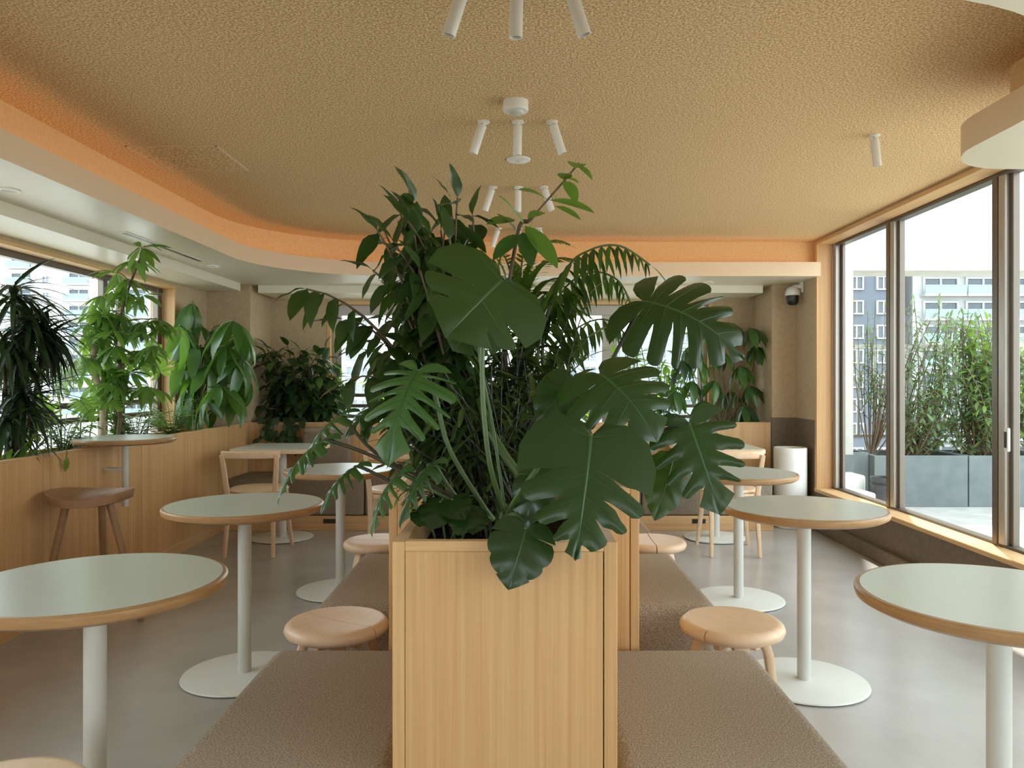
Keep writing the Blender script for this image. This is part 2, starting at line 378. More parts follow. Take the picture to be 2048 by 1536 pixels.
# window_3: right, sliding doors to the terrace
w3 = struct(thing('window_3', '', 'window')); del w3['label'], w3['category']
frame_bar(w3, 'jamb', 'oak', XR-.008, XR+.125, RW1-.02, RW1+.02, RZ0-.02, RZ1)
frame_bar(w3, 'head_trim', 'oak_y', XR-.008, XR+.125, RW0, RW1, RZ1-.025, RZ1+.004)
frame_bar(w3, 'sill', 'oak_y', XR-.02, XR+.125, RW0, RW1, RZ0-.03, RZ0)
frame_bar(w3, 'top_rail', 'bronze', XR+.1265, XR+.20, RW0, RW1, RZ1-.045, RZ1)
frame_bar(w3, 'bottom_rail', 'bronze', XR+.1265, XR+.20, RW0, RW1, RZ0-.03, RZ0+.012)
frame_bar(w3, 'mullion', 'alu', XR+.125, XR+.165, 6.30, 6.36, RZ0, RZ1)
frame_bar(w3, 'mullion', 'bronze', XR+.165, XR+.19, 6.26, 6.33, RZ0, RZ1)
for y in (5.36, 4.14, 2.92, 1.70, .48, -.74, -1.96):
    frame_bar(w3, 'mullion', 'bronze', XR+.125, XR+.16, y+.03, y+.075, RZ0, RZ1)
    frame_bar(w3, 'mullion', 'alu', XR+.13, XR+.165, y-.03, y+.026, RZ0, RZ1)
    frame_bar(w3, 'mullion', 'bronze', XR+.155, XR+.195, y-.06, y-.02, RZ0, RZ1)
    MB().box(XR+.166, XR+.172, y+.05, y+1.2, RZ0, RZ1-.03).obj('pane', M['glass'], w3, smooth=0)
hd = frame_bar(w3, 'door_pull', 'white_metal', XR+.118, XR+.134, 4.065, 4.10, .86, .985); hd['label'] = 'recessed grey door pull'
MB().box(XR+.115, XR+.120, 4.073, 4.092, .88, .965).obj('door_pull_recess', M['black'], hd, smooth=0)

# ------------------------------------------------------------------ built-in planters along the windows
def panel_planter(root, axis, a0, a1, face, back_, h, seams, plinth=.083, kick=0.0):
    """axis 'y': runs along y with its face at x=face; axis 'x': runs along x with face at y=face"""
    edges = [a0]+seams+[a1]
    for s0, s1 in zip(edges, edges[1:]):
        t = .022
        if axis == 'y': MB().box(face-t, face, s0+.0025, s1-.0025, plinth+.002, h-.012, .0015, 1).obj('panel', M['oak'], root)
        else: MB().box(s0+.0025, s1-.0025, face, face+t, plinth+.002, h-.012, .0015, 1).obj('panel', M['oak'], root)
    if axis == 'y':
        MB().box(face-.03, face-.004, a0, a1, 0, plinth).obj('plinth', M['oak_y'], root)
        MB().box(face-.028, face+.002, a0, a1, h-.012, h, .002, 1).obj('rim', M['oak_y'], root)
        MB().box(back_, back_+.05, a0, a1, h-.16, h-.02).obj('back_rim', M['oak_y'], root)
        MB().box(back_+.05, face-.03, a0, a1, h-.40, h-.09).obj('soil', M['soil'], root, smooth=0)
    else:
        MB().box(a0, a1, face+.004, face+.03, 0, plinth).obj('plinth', M['oak_x'], root)
        MB().box(a0, a1, face-.002, face+.028, h-.012, h, .002, 1).obj('rim', M['oak_x'], root)
        MB().box(a0, a1, face+.03, back_-.002, h-.40, h-.07).obj('soil', M['soil'], root, smooth=0)
pl = thing('window_planter', 'long oak planter box running under the left window', 'planter')
panel_planter(pl, 'y', -.9, 6.865, -2.43, -2.795, .86, [1.06, 3.0, 4.94])
pf = thing('window_planter', 'oak planter box behind the upholstered bench at the far window', 'planter')
panel_planter(pf, 'x', -2.425, 2.245, 6.875, 7.425, .862, [-1.2, 0.0, 1.2], plinth=.0)
MB().box(-2.452, -2.426, 6.868, 6.90, 0, .86).obj('corner_post', M['oak'], pf)

# far bench with back cushions
bh = thing('wall_bench', 'long brown upholstered bench with oak plinth under the far window', 'bench')
MB().box(-2.425, 2.085, 6.32, 6.868, 0, .122, .003, 1).obj('plinth', M['oak_x'], bh)
cuts = [-2.425, -1.28, -.14, 1.0, 2.085]
for a, c in zip(cuts, cuts[1:]):
    MB().box(a+.003, c-.003, 6.325, 6.868, .124, .425, .022, 3).obj('seat_cushion', M['felt_dark'], bh)
for x in (-1.56, 1.47):
    MB().box(x-.055, x+.055, 6.316, 6.322, .062, .098).obj('floor_outlet', M['black'], bh)
for x, lab in ((-1.70, 'brown back cushion standing on the far bench behind the left square table'), (-.62, 'brown back cushion on the far bench behind the middle square table'), (1.53, 'brown back cushion on the far bench behind the right square table')):
    c = thing('back_cushion', lab, 'cushion', (x, 6.78, .425), group='back cushions on the far bench')
    bm_ = MB()
    pts = []
    bm_.box(-.21, .21, -.055, .03, 0, .36, .03, 3)
    for v in bm_.bm.verts: v.co.y += (v.co.z-.1)*.10*(1 if v.co.z > .1 else 0)
    bm_.obj('cushion_body', M['felt_dark'], c)
    MB().box(-.205, .205, -.04, .075, .335, .40, .03, 3).obj('headroll', M['felt'], c)

# ------------------------------------------------------------------ central spine: planters and benches
def spine_box(name, label, x0, x1, y0, y1, h):
    r = thing(name, label, 'planter', (0, 0, 0))
    t = .03
    MB().box(x0+.027, x1-.030, y0, y0+t, 0, h-.022, .0015, 1).obj('front_panel', M['oak'], r)
    MB().box(x0, x0+.026, y0, y1, 0, h-.001, .0015, 1).obj('side_panel', M['oak'], r)
    MB().box(x1-.0275, x1, y0, y1, 0, h-.001, .0015, 1).obj('side_panel', M['oak'], r)
    MB().box(x0+.026, x1-.0275, y1-t, y1, 0, h-.022, .0015, 1).obj('back_panel', M['oak'], r)
    MB().box(x0+.026, x1-.0275, y0+.001, y0+t-.004, h-.022, h, .0015, 1).obj('front_rim', M['oak_x'], r)
    MB().box(x0+.026, x1-.0275, y1-t, y1, h-.022, h, .0015, 1).obj('back_rim', M['oak_x'], r)
    MB().box(x0+.026, x1-.0275, y0+t, y1-t, .2, h-.075).obj('soil', M['soil'], r, smooth=0)
    return r
SX = -.032
spine_box('bench_planter', 'narrow oak planter box in the middle, nearest the viewer, full of tropical plants', SX-.237, SX+.237, 1.62, 2.425, .90)
spine_box('bench_planter', 'wider oak planter box directly behind the nearest one, between the benches', -.416, .378, 2.44, 5.06, .90)
def spine_bench(x0, x1, y0, y1, label, h=.40):
    r = thing('bench', label, 'bench', group='upholstered benches along the middle planter')
    MB().box(x0+.03, x1-.03, y0+.02, y1-.02, 0, .06).obj('plinth', M['oak_y'], r)
    b_ = MB().box(x0, x1, y0, y1, .06, h, .045, 4)
    b_.obj('upholstered_seat', M['felt'], r)
spine_bench(-.775, -.27, 1.15, 2.424, 'nearest brown felt bench on the left of the front planter')
spine_bench(.206, .735, 1.15, 2.424, 'nearest brown felt bench on the right of the front planter')
spine_bench(-.77, -.418, 2.87, 3.76, 'second brown felt bench on the left, behind the left round stool')
spine_bench(.380, .745, 2.87, 3.76, 'second brown felt bench on the right, behind the right round stool')
spine_bench(-.77, -.418, 4.18, 5.06, 'farthest brown felt bench on the left of the middle planter')
spine_bench(.380, .745, 4.18, 5.06, 'farthest brown felt bench on the right of the middle planter')

# ------------------------------------------------------------------ tables
def round_table(x, y, label, D=.65, h=.72, baseD=.505, pole=.0275):
    t = thing('round_table', label, 'table', (x, y, 0), group='round pedestal tables')
    R = D/2
    MB().lathe([(0, h), (R-.014, h), (R-.014, h-.02), (0, h-.02)], n=72).obj('tabletop', M['laminate'], t)
    MB().lathe([(R-.0135, h-.0005), (R-.006, h-.001), (R-.001, h-.006), (R, h-.014), (R-.004, h-.026), (R-.022, h-.036), (R-.05, h-.036), (R-.05, h-.021), (R-.0135, h-.021), (R-.0135, h-.0005)], n=72).obj('edge_band', M['edge'], t)
    MB().lathe([(0, h-.021), (.11, h-.021), (.11, h-.027), (0, h-.027)], n=32).obj('mounting_plate', M['steel'], t)
    MB().lathe([(0, h-.027), (pole, h-.027), (pole, .014), (0, .014)], n=32).obj('pole', M['steel'], t)
    rb = baseD/2
    MB().lathe([(0, .015), (rb-.012, .014), (rb-.003, .011), (rb, .006), (rb-.004, .004), (0, .004)], n=64).obj('base_plate', M['white_metal'], t)
    MB().lathe([(0, .004), (rb-.02, .004), (rb-.02, 0), (0, 0)], n=48).obj('foot_pad', M['black'], t)
    return t
round_table(-1.105, 2.0, 'round pale table nearest the viewer on the left, cut by the frame')
round_table(-1.16, 3.24, 'middle round pale table on the left, in front of the wooden chair')
round_table(-1.055, 4.52, 'farthest round pale table on the left, partly behind drooping leaves')
round_table(1.165, 1.87, 'round pale table nearest the viewer on the right, cut by the frame')
round_table(1.167, 3.16, 'middle round pale table on the right with large white base')
round_table(1.233, 4.34, 'farthest round pale table on the right, behind a split leaf')

def square_table(x, y, label, W=.62, h=.72):
    t = thing('square_table', label, 'table', (x, y, 0), group='square tables at the far bench')
    b_ = MB().box(-W/2, W/2, -W/2, W/2, h-.03, h)
    es = [e for e in b_.bm.edges if abs(e.verts[0].co.z-e.verts[1].co.z) > .01]
    bmesh.ops.bevel(b_.bm, geom=es, offset=.05, segments=6, profile=.5, affect='EDGES')
    b_.obj('edge_band', M['ash'], t)
    b_ = MB().box(-W/2+.012, W/2-.012, -W/2+.012, W/2-.012, h-.01, h+.001)
    es = [e for e in b_.bm.edges if abs(e.verts[0].co.z-e.verts[1].co.z) > .008]
    bmesh.ops.bevel(b_.bm, geom=es, offset=.04, segments=6, profile=.5, affect='EDGES')
    b_.obj('tabletop', M['laminate'], t)
    MB().lathe([(0, h-.03), (.035, h-.03), (.035, .014), (0, .014)], n=32).obj('pole', M['steel'], t)
    MB().lathe([(0, .016), (.228, .015), (.24, .010), (.236, .004), (0, .004)], n=64).obj('base_plate', M['white_metal'], t)
    MB().lathe([(0, .004), (.22, .004), (.22, 0), (0, 0)], n=48).obj('foot_pad', M['black'], t)
square_table(-1.865, 6.03, 'square pale table at the left end of the far bench')
square_table(-.76, 6.03, 'square pale table in the middle of the far bench, hidden by leaves')
square_table(1.53, 6.03, 'square pale table at the right end of the far bench')

# wall-mounted high table by the left planter
wt = thing('high_table', 'small round high table mounted on the left window planter', 'table', (-2.31, 4.5, 0))
R = .278; h = .905
MB().lathe([(0, h), (R-.012, h), (R-.012, h-.02), (0, h-.02)], n=64).obj('tabletop', M['laminate'], wt)
MB().lathe([(R-.0115, h-.0005), (R-.004, h-.002), (R, h-.012), (R-.004, h-.024), (R-.02, h-.032), (R-.04, h-.032), (R-.04, h-.021), (R-.0115, h-.021), (R-.0115, h-.0005)], n=64).obj('edge_band', M['edge'], wt)
MB().lathe([(0, h-.021), (.018, h-.021), (.018, .50), (0, .50)], n=24).obj('pole', M['steel'], wt)
for z in (.715, .53):
    MB().box(-.119, -.01, -.02, .02, z-.006, z+.012, .003, 1).obj('wall_bracket', M['steel'], wt)

# ------------------------------------------------------------------ stools
def half_disc(prof, a0):
    m_ = MB(); m_.lathe(prof, n=28, a0=a0, a1=a0+math.pi)
    bmesh.ops.holes_fill(m_.bm, edges=[e for e in m_.bm.edges if e.is_boundary], sides=0)
    return m_
def round_stool(x, y, rz, label, first=[None]):
    if first[0] is None:
        t = thing('round_stool', label, 'stool', group='round wooden stools by the benches')
        R = .175; h = .42
        prof = [(0, h-.006), (R*.5, h-.005), (R-.03, h-.001), (R-.016, h-.003), (R-.004, h-.014), (R, h-.026), (R-.006, h-.040), (R-.022, h-.048), (0, h-.048)]
        for s_ in (0, 1):
            o = half_disc(prof, s_*math.pi).obj('seat_half', M['ash'], t, smooth=50)
            o.location = (0, .0022*(1 if s_ == 0 else -1), 0)
        MB().box(-.150, .150, -.004, .004, h-.05, h-.012).obj('seat_joint', M['stoolwood'], t)
        for k in range(4):
            a = math.radians(45+90*k); c, sn = math.cos(a), math.sin(a)
            MB().bar([(c*.10, sn*.10, h-.05), (c*.125, sn*.125, h-.12), (c*.165, sn*.165, .0)], [.06, .042, .026], [.034, .030, .024], Vector((-sn, c, 0))).obj('leg', M['ash'], t)
        MB().box(-.10, .10, -.014, .014, h-.085, h-.049, .004, 1).obj('cross_batten', M['ash'], t)
        MB().box(-.014, .014, -.10, .10, h-.085, h-.049, .004, 1).obj('cross_batten', M['ash'], t)
        first[0] = t
    else: t = copy_tree(first[0]); t['label'] = label
    t.location = (x, y, 0); t.rotation_euler = (0, 0, rz)
round_stool(-.628, 2.64, math.atan2(-.157, .264), 'round pale wooden stool on the left, just behind the nearest bench')
round_stool(.727, 2.64, math.atan2(.218, .22), 'round pale wooden stool on the right, just behind the nearest bench')
round_stool(-.735, 3.97, 0.0, 'round pale wooden stool on the left, behind the second bench')
round_stool(.68, 3.97, 1.55, 'round pale wooden stool on the right, behind the second bench')
round_stool(-1.04, 1.52, .4, 'round pale wooden stool cut off at the bottom left corner')

# three-legged bar stool with dished saddle seat
bs = thing('bar_stool', 'brown three-legged wooden bar stool with dished seat beside the left planter', 'stool', (-2.19, 3.92, 0))
sb = MB(); NU, NV = 28, 10; grid = []
def seat_pt(u, v, top):
    # u around, v from centre to rim: wide saddle 0.42 x 0.30, ends swept up
    a = 2*math.pi*u; ca, sa = math.cos(a), math.sin(a)
    rx, ry = .205, .15
    x = rx*v*math.copysign(abs(ca)**.8, ca); y = ry*v*math.copysign(abs(sa)**.8, sa)
    z = .632+.035*(abs(x)/rx)**2.2+.016*v**4-.010*math.exp(-((abs(x)-.09)**2+(y+.01)**2)/.006)+.02*max(0, y/ry)**2
    if not top: z = .598+.033*(abs(x)/rx)**2.0+.010*v**3+.012*max(0, y/ry)**2
    return Vector((x, y, z))
rt = [[sb.bm.verts.new(seat_pt(i/NU, j/NV, True)) for i in range(NU)] for j in range(1, NV+1)]
rb_ = [[sb.bm.verts.new(seat_pt(i/NU, j/NV*.96, False)) for i in range(NU)] for j in range(1, NV+1)]
ct, cb = sb.bm.verts.new(seat_pt(0, 0, True)), sb.bm.verts.new(seat_pt(0, 0, False))
for i in range(NU):
    j2 = (i+1) % NU
    sb.bm.faces.new((ct, rt[0][i], rt[0][j2])); sb.bm.faces.new((cb, rb_[0][j2], rb_[0][i]))
    for j in range(NV-1):
        sb.bm.faces.new((rt[j][i], rt[j+1][i], rt[j+1][j2], rt[j][j2])); sb.bm.faces.new((rb_[j][i], rb_[j][j2], rb_[j+1][j2], rb_[j+1][i]))
    sb.bm.faces.new((rt[-1][i], rb_[-1][i], rb_[-1][j2], rt[-1][j2]))
sb.obj('seat', M['stoolwood'], bs, smooth=60)
for (x0, y0, x1, y1) in [(-.10, -.04, -.215, -.08), (.11, -.02, .245, .03), (.02, .07, -.11, .34)]:
    MB().tube([(x0, y0, .615), ((x0+x1)/2, (y0+y1)/2, .31), (x1, y1, 0)], [.019, .018, .014], 12).obj('leg', M['stoolwood'], bs)

# ------------------------------------------------------------------ wooden chairs (their backs to the viewer)
def make_chair(label):
    t = thing('dining_chair', label, 'chair', group='pale wooden chairs at the square tables')
    pr = [(0, .458), (.13, .460), (.185, .463), (.198, .458), (.202, .448), (.194, .438), (0, .436)]
    m_ = MB().lathe(pr, n=40)
    for v in m_.bm.verts:
        if v.co.y > 0: v.co.y *= 1.08
        v.co.x *= 1.02+.06*max(0, v.co.y/.2)
    m_.obj('seat', M['ash'], t, smooth=50)
    for s_ in (-1, 1):
        MB().bar([(s_*.168, -.235, 0), (s_*.160, -.20, .25), (s_*.166, -.185, .45), (s_*.182, -.205, .62), (s_*.192, -.225, .715)], [.024, .032, .036, .034, .030], [.024, .03, .030, .022, .018], Vector((1, 0, 0))).obj('rear_leg', M['ash'], t)
        MB().bar([(s_*.150, .150, .44), (s_*.165, .165, .22), (s_*.19, .185, 0)], [.036, .032, .024], [.036, .032, .024], Vector((1, 0, 0))).obj('front_leg', M['ash'], t)
    pts = [(.212*math.sin(a), -.235+.07*(1-math.cos(a)) if True else 0, .715) for a in [(-1+2*i/16)*1.25 for i in range(17)]]
    MB().bar(pts, .052, .021, Vector((0, 0, 1))).obj('back_rail', M['ash'], t)
    MB().bar([(-.15, -.175, .425), (-.10, -.195, .425), (.10, -.195, .425), (.15, -.175, .425)], .03, .02, Vector((0, 0, 1))).obj('seat_rail', M['ash'], t)
    MB().bar([(-.155, -.17, .425), (-.15, .15, .425)], .03, .02, Vector((0, 0, 1))).obj('seat_rail', M['ash'], t)
    MB().bar([(.155, -.17, .425), (.15, .15, .425)], .03, .02, Vector((0, 0, 1))).obj('seat_rail', M['ash'], t)
    return t
ch = make_chair('pale wooden chair with curved back rail at the left square table'); ch.location = (-1.90, 5.60, 0); ch.rotation_euler[2] = .03
c2 = copy_tree(ch); c2.location = (1.515, 5.60, 0); c2.rotation_euler[2] = -.04; c2['label'] = 'pale wooden chair with curved back rail at the right square table'
c3 = copy_tree(ch); c3.location = (-.90, 5.56, 0); c3.rotation_euler[2] = .1; c3['label'] = 'pale wooden chair at the middle square table, mostly hidden by leaves'

# ------------------------------------------------------------------ ceiling fittings
def spot(x, y, tilt, label, first=[None]):
    if first[0] is None:
        t = thing('ceiling_spotlight', label, 'spotlight', group='white tube spotlights on the cork ceiling')
        MB().lathe([(0, 0), (.027, 0), (.027, -.006), (.024, -.008), (0, -.008)], n=28).obj('ceiling_rose', M['white'], t)
        MB().lathe([(0, -.006), (.007, -.006), (.007, -.03), (0, -.03)], n=12).obj('swivel', M['white'], t)
        o = MB().lathe([(0, -.018), (.018, -.018), (.020, -.020), (.020, -.148), (.0175, -.148), (.0175, -.13)], n=28).obj('lamp_tube', M['white'], t)
        MB().lathe([(0, -.131), (.0175, -.131)], n=24).obj('lens', M['black'], o)
        first[0] = t
    else: t = copy_tree(first[0]); t['label'] = label
    t.location = (x, y, ZC)
    for c in t.children:
        if c.name.startswith('lamp_tube'): c.rotation_euler = (math.radians(6), math.radians(tilt), 0)
rows = [(2.26, 'nearest'), (3.45, 'second'), (4.62, 'third'), (5.88, 'farthest')]
for y, nm in rows:
    for dx, tl, sd in ((-.153, 19, 'left'), (0, 1, 'middle'), (.153, -19, 'right')):
        spot(-.010+dx, y, tl, f'{sd} white tube spotlight in the {nm} row of three')
spot(1.676, 3.64, -9, 'single white tube spotlight on the right side of the ceiling')
sd_ = thing('emergency_light', 'round white surface-mounted emergency light between spotlight rows', 'ceiling light', (-.018, 3.2, ZC))
MB().lathe([(0, 0), (.052, 0), (.053, -.036), (.050, -.042), (.036, -.044), (0, -.044)], n=40).obj('housing', M['white'], sd_)
MB().lathe([(.034, -.044), (.030, -.052), (.012, -.060), (0, -.061)], n=28).obj('lens_dome', M['laminate'], sd_)
dd = thing('ceiling_detector', 'flat white disc set in the cork ceiling', 'detector', (-.008, 4.04, ZC))
MB().lathe([(0, 0), (.063, 0), (.062, -.006), (.055, -.010), (0, -.011)], n=40).obj('cover', M['white'], dd)
MB().lathe([(.011, -.0105), (.011, -.014), (0, -.015)], n=16).obj('indicator', M['steel'], dd)
def downlight(x, y, label):
    t = thing('recessed_downlight', label, 'downlight', (x, y, ZS), group='recessed downlights in the soffit')
    MB().lathe([(.045, .001), (.045, -.005), (.034, -.006), (.032, .0)], n=32).obj('trim_ring', M['white'], t)
    MB().lathe([(0, -.0015), (.033, -.0015)], n=24).obj('diffuser', M['laminate'], t)
downlight(-2.286, 3.44, 'round white recessed downlight at the left edge of the picture')
downlight(-2.285, 5.73, 'round white recessed downlight above the far left corner')
downlight(1.63, 6.66, 'round white recessed downlight above the far right corner')
vt = thing('slot_diffuser', 'slim white air slot diffuser with dark slots in the left soffit', 'air vent', (-2.28, 4.95, ZS))
MB().box(-.028, .028, -.55, .55, -.004, .001).obj('frame', M['soffit'], vt)
for a, c in ((-.52, -.17), (-.15, .22), (.24, .53)): MB().box(-.012, .012, a, c, -.0055, -.003).obj('slot', M['black'], vt)

# security camera on the right wall
sc_ = thing('security_camera', 'white dome security camera with black lens on the right wall', 'camera', (2.375, 6.70, 1.955))
MB().lathe([(0, .095), (.025, .094), (.048, .080), (.060, .055), (.064, .03), (.064, .02), (0, .02)], n=36).obj('dome_housing', M['white'], sc_)
MB().lathe([(.052, .02), (.052, -.02), (.046, -.045), (.03, -.062), (0, -.068)], n=32).obj('lens_ball', M['black'], sc_)
MB().tube([(0, 0, .085), (.02, 0, .10), (.06, 0, .10), (.08, 0, .10)], .016, 14).obj('arm', M['white'], sc_)
MB().box(.068, .084, -.035, .035, .045, .15, .004, 1).obj('wall_plate', M['white'], sc_)

# air purifier
ap = thing('air_purifier', 'white cylindrical air purifier standing in the far right corner', 'air purifier', (2.285, 6.50, 0))
MB().lathe([(.115, .668), (.130, .672), (.135, .664), (.135, .255), (0, .255)], n=48).obj('body', M['white'], ap)
MB().lathe([(0, .650), (.112, .650), (.115, .668)], n=40).obj('top_grille', M['steel'], ap)
MB().lathe([(0, .255), (.128, .255), (.128, .02), (0, .02)], n=48).obj('intake', M['steel'], ap)
g0 = None
for k in range(40):
    if g0 is None: g0 = MB().box(.127, .1335, -.0035, .0035, .03, .255).mesh('slat', M['white'], 0)
    o = link('slat', g0, ap); o.rotation_euler[2] = 2*math.pi*k/40
MB().lathe([(0, .02), (.133, .02), (.136, .01), (.130, 0), (0, 0)], n=48).obj('foot_ring', M['white'], ap)

# ------------------------------------------------------------------ leaves
def bez(p0, p1, p2, n=8):
    p0, p1, p2 = Vector(p0), Vector(p1), Vector(p2)
    return [p0*(1-t)**2+p1*2*t*(1-t)+p2*t*t for t in [i/n for i in range(n+1)]]
def spline(pts, n=5):
    pts = [Vector(p) for p in pts]; out = []
    for i in range(len(pts)-1):
        a, b_, c, d = pts[max(i-1, 0)], pts[i], pts[i+1], pts[min(i+2, len(pts)-1)]
        for k in range(n):
            t = k/n
            out.append(.5*((2*b_)+(c-a)*t+(2*a-5*b_+4*c-d)*t*t+(3*b_-a-3*c+d)*t**3))
    out.append(pts[-1]); return out

def oval_leaf(name, mat, wr=.35, pos=.42, sharp=.85, droop=.15, fold=.12, rows=6, wave=0.0, twist=0.0):
    """pointed blade, length 1 along +Y, upper side +Z"""
    vs, fs = [], []; a = math.log(.5)/math.log(pos)
    for i in range(rows+1):
        t = i/rows; wd = wr/2*max(0.0, math.sin(math.pi*t**a))**sharp+.004*(1-t)
        z = -droop*t*t; y = t*(1-.12*droop*t)
        tw = twist*t
        for s_ in (-1, 0, 1):
            x_ = s_*wd; zz = fold*wd*abs(s_)*2+wave*math.sin(t*9+s_)*wd
            vs.append((x_*math.cos(tw)-zz*math.sin(tw), y, z+x_*math.sin(tw)+zz*math.cos(tw)))
    for i in range(rows):
        for k in (0, 1):
            q = i*3+k; fs.append((q, q+1, q+4, q+3))
    me = bpy.data.meshes.new(name); me.from_pydata(vs, [], fs); me.materials.append(mat); me.shade_smooth(); return me

HEART = [(0.0, 0.0), (.05, -.10), (.16, -.165), (.31, -.14), (.43, -.02), (.485, .15), (.485, .33), (.44, .50), (.36, .65), (.25, .79), (.11, .92), (0, 1.0)]
HS = spline([(x, y, 0) for x, y in HEART], 8)
def heart_pt(phi):
    f = phi*(len(HS)-1); i = min(int(f), len(HS)-2); return HS[i].lerp(HS[i+1], f-i)
def split_leaf(name, mat, slits=(.30, .42, .53, .64, .75, .85), depth=.42, gap=.020, wide=1.0, bow=.10, side=.35, pleat=.026, asym=.02, rnd=0, rag=0.0, narrow=1.0):
    rr = random.Random(rnd); bm_ = bmesh.new()
    def surf(x, y, lobe_t=None, r=0.0):
        z = bow*4*y*(1-y)-side*abs(x)**1.7*wide
        if lobe_t is not None: z += pleat*math.sin(math.pi*lobe_t)*min(1, r*1.6)
        return Vector((x*wide, y, z))
    for sd in (1, -1):
        cutp = [min(.985, max(.1, c+rr.uniform(-asym, asym))) for c in slits]
        ed = [0.0]+cutp+[1.0]
        for li in range(len(ed)-1):
            a0, a1 = ed[li], ed[li+1]; nt_, nr = 5, 8
            d0 = depth*rr.uniform(.8, 1.25)
            reach = 1.0-rag*rr.random()
            vv = []
            for j in range(nr+1):
                r = j/nr
                g = gap*(max(0.0, (r-d0)/(1-d0)))**.38 if r > d0 else 0.0
                lo = a0+(g if li > 0 else 0); hi = a1-(g if li < len(ed)-2 else 0)
                if (hi-lo) < .25*(a1-a0):
                    m_ = (lo+hi)/2; lo, hi = m_-.125*(a1-a0), m_+.125*(a1-a0)
                row = []
                for i in range(nt_+1):
                    tau = i/nt_; ph = lo+(hi-lo)*tau
                    mpt = heart_pt(ph)
                    oy = max(0.0, (ph-.22)/.78)**1.9*.985
                    rs = r*reach*(1-(.10*abs(2*tau-1)**3 if (0 < li < len(ed)-2 and r > .8) else 0))
                    x_ = mpt.x*rs; y_ = oy+(mpt.y-oy)*rs
                    y_ += .05*rs*rs*(1 if li > 0 else 0)*(1-ph)
                    p = surf(x_, y_, tau, r); row.append(bm_.verts.new((sd*p.x*narrow, p.y, p.z)))
                vv.append(row)
            for j in range(nr):
                for i in range(nt_):
                    try: bm_.faces.new((vv[j][i], vv[j][i+1], vv[j+1][i+1], vv[j+1][i]))
                    except ValueError: pass
    bmesh.ops.remove_doubles(bm_, verts=bm_.verts[:], dist=.0012)
    for f in bm_.faces:
        f.normal_update()
        if f.normal.z < 0: f.normal_flip()
    me = bpy.data.meshes.new(name); bm_.to_mesh(me); bm_.free(); me.materials.append(mat); me.shade_smooth()
    # raised veins
    vb = bmesh.new()
    def ribbon(pts, w0, w1):
        pr = None
        for i, p in enumerate(pts):
            t = i/(len(pts)-1); d = (pts[min(i+1, len(pts)-1)]-pts[max(i-1, 0)]); d.normalize()
            sx = Vector((-d.y, d.x, 0)); ww = (w0+(w1-w0)*t)/2
            q = [vb.verts.new(p-sx*ww+Vector((0, 0, .002))), vb.verts.new(p+Vector((0, 0, .007))), vb.verts.new(p+sx*ww+Vector((0, 0, .002)))]
            if pr:
                vb.faces.new((pr[0], pr[1], q[1], q[0])); vb.faces.new((pr[1], pr[2], q[2], q[1]))
            pr = q
    ribbon([surf(0, t/10) for t in range(11)], .028, .006)
    for sd in (1, -1):
        ed = [0.0]+list(slits)+[1.0]
        for li in range(len(ed)-2):
            ph = (ed[li]+ed[li+1])/2; mpt = heart_pt(ph); oy = max(0.0, (ph-.22)/.78)**1.9*.985
            pts = []
            for k in range(7):
                r = k/6*.9; p = surf(mpt.x*r, oy+(mpt.y-oy)*r+.05*r*r*(1 if li > 0 else 0)*(1-ph), .5, r); pts.append(Vector((sd*p.x*narrow, p.y, p.z-.003)))
            ribbon(pts, .009, .003)
    vm = bpy.data.meshes.new('veins'); vb.to_mesh(vm); vb.free(); vm.materials.append(M['vein'])
    return me, vm
M['vein'] = leafmat('leaf_vein', (0.030, 0.075, 0.018), (0.042, 0.095, 0.022), (0.2, 0.4, 0.05), 0.12, 0.4)

def frame_m(pos, d, up, L, ws=1.0):
    Y = d.normalized(); Z = up-Y*up.dot(Y)
    if Z.length < 1e-3: Z = Vector((.3, .9, .1))-Y*Vector((.3, .9, .1)).dot(Y)
    Z.normalize(); X = Y.cross(Z)
    m_ = Matrix((( X.x*L*ws, Y.x*L, Z.x*L, pos.x), (X.y*L*ws, Y.y*L, Z.y*L, pos.y), (X.z*L*ws, Y.z*L, Z.z*L, pos.z), (0, 0, 0, 1)))
    return m_

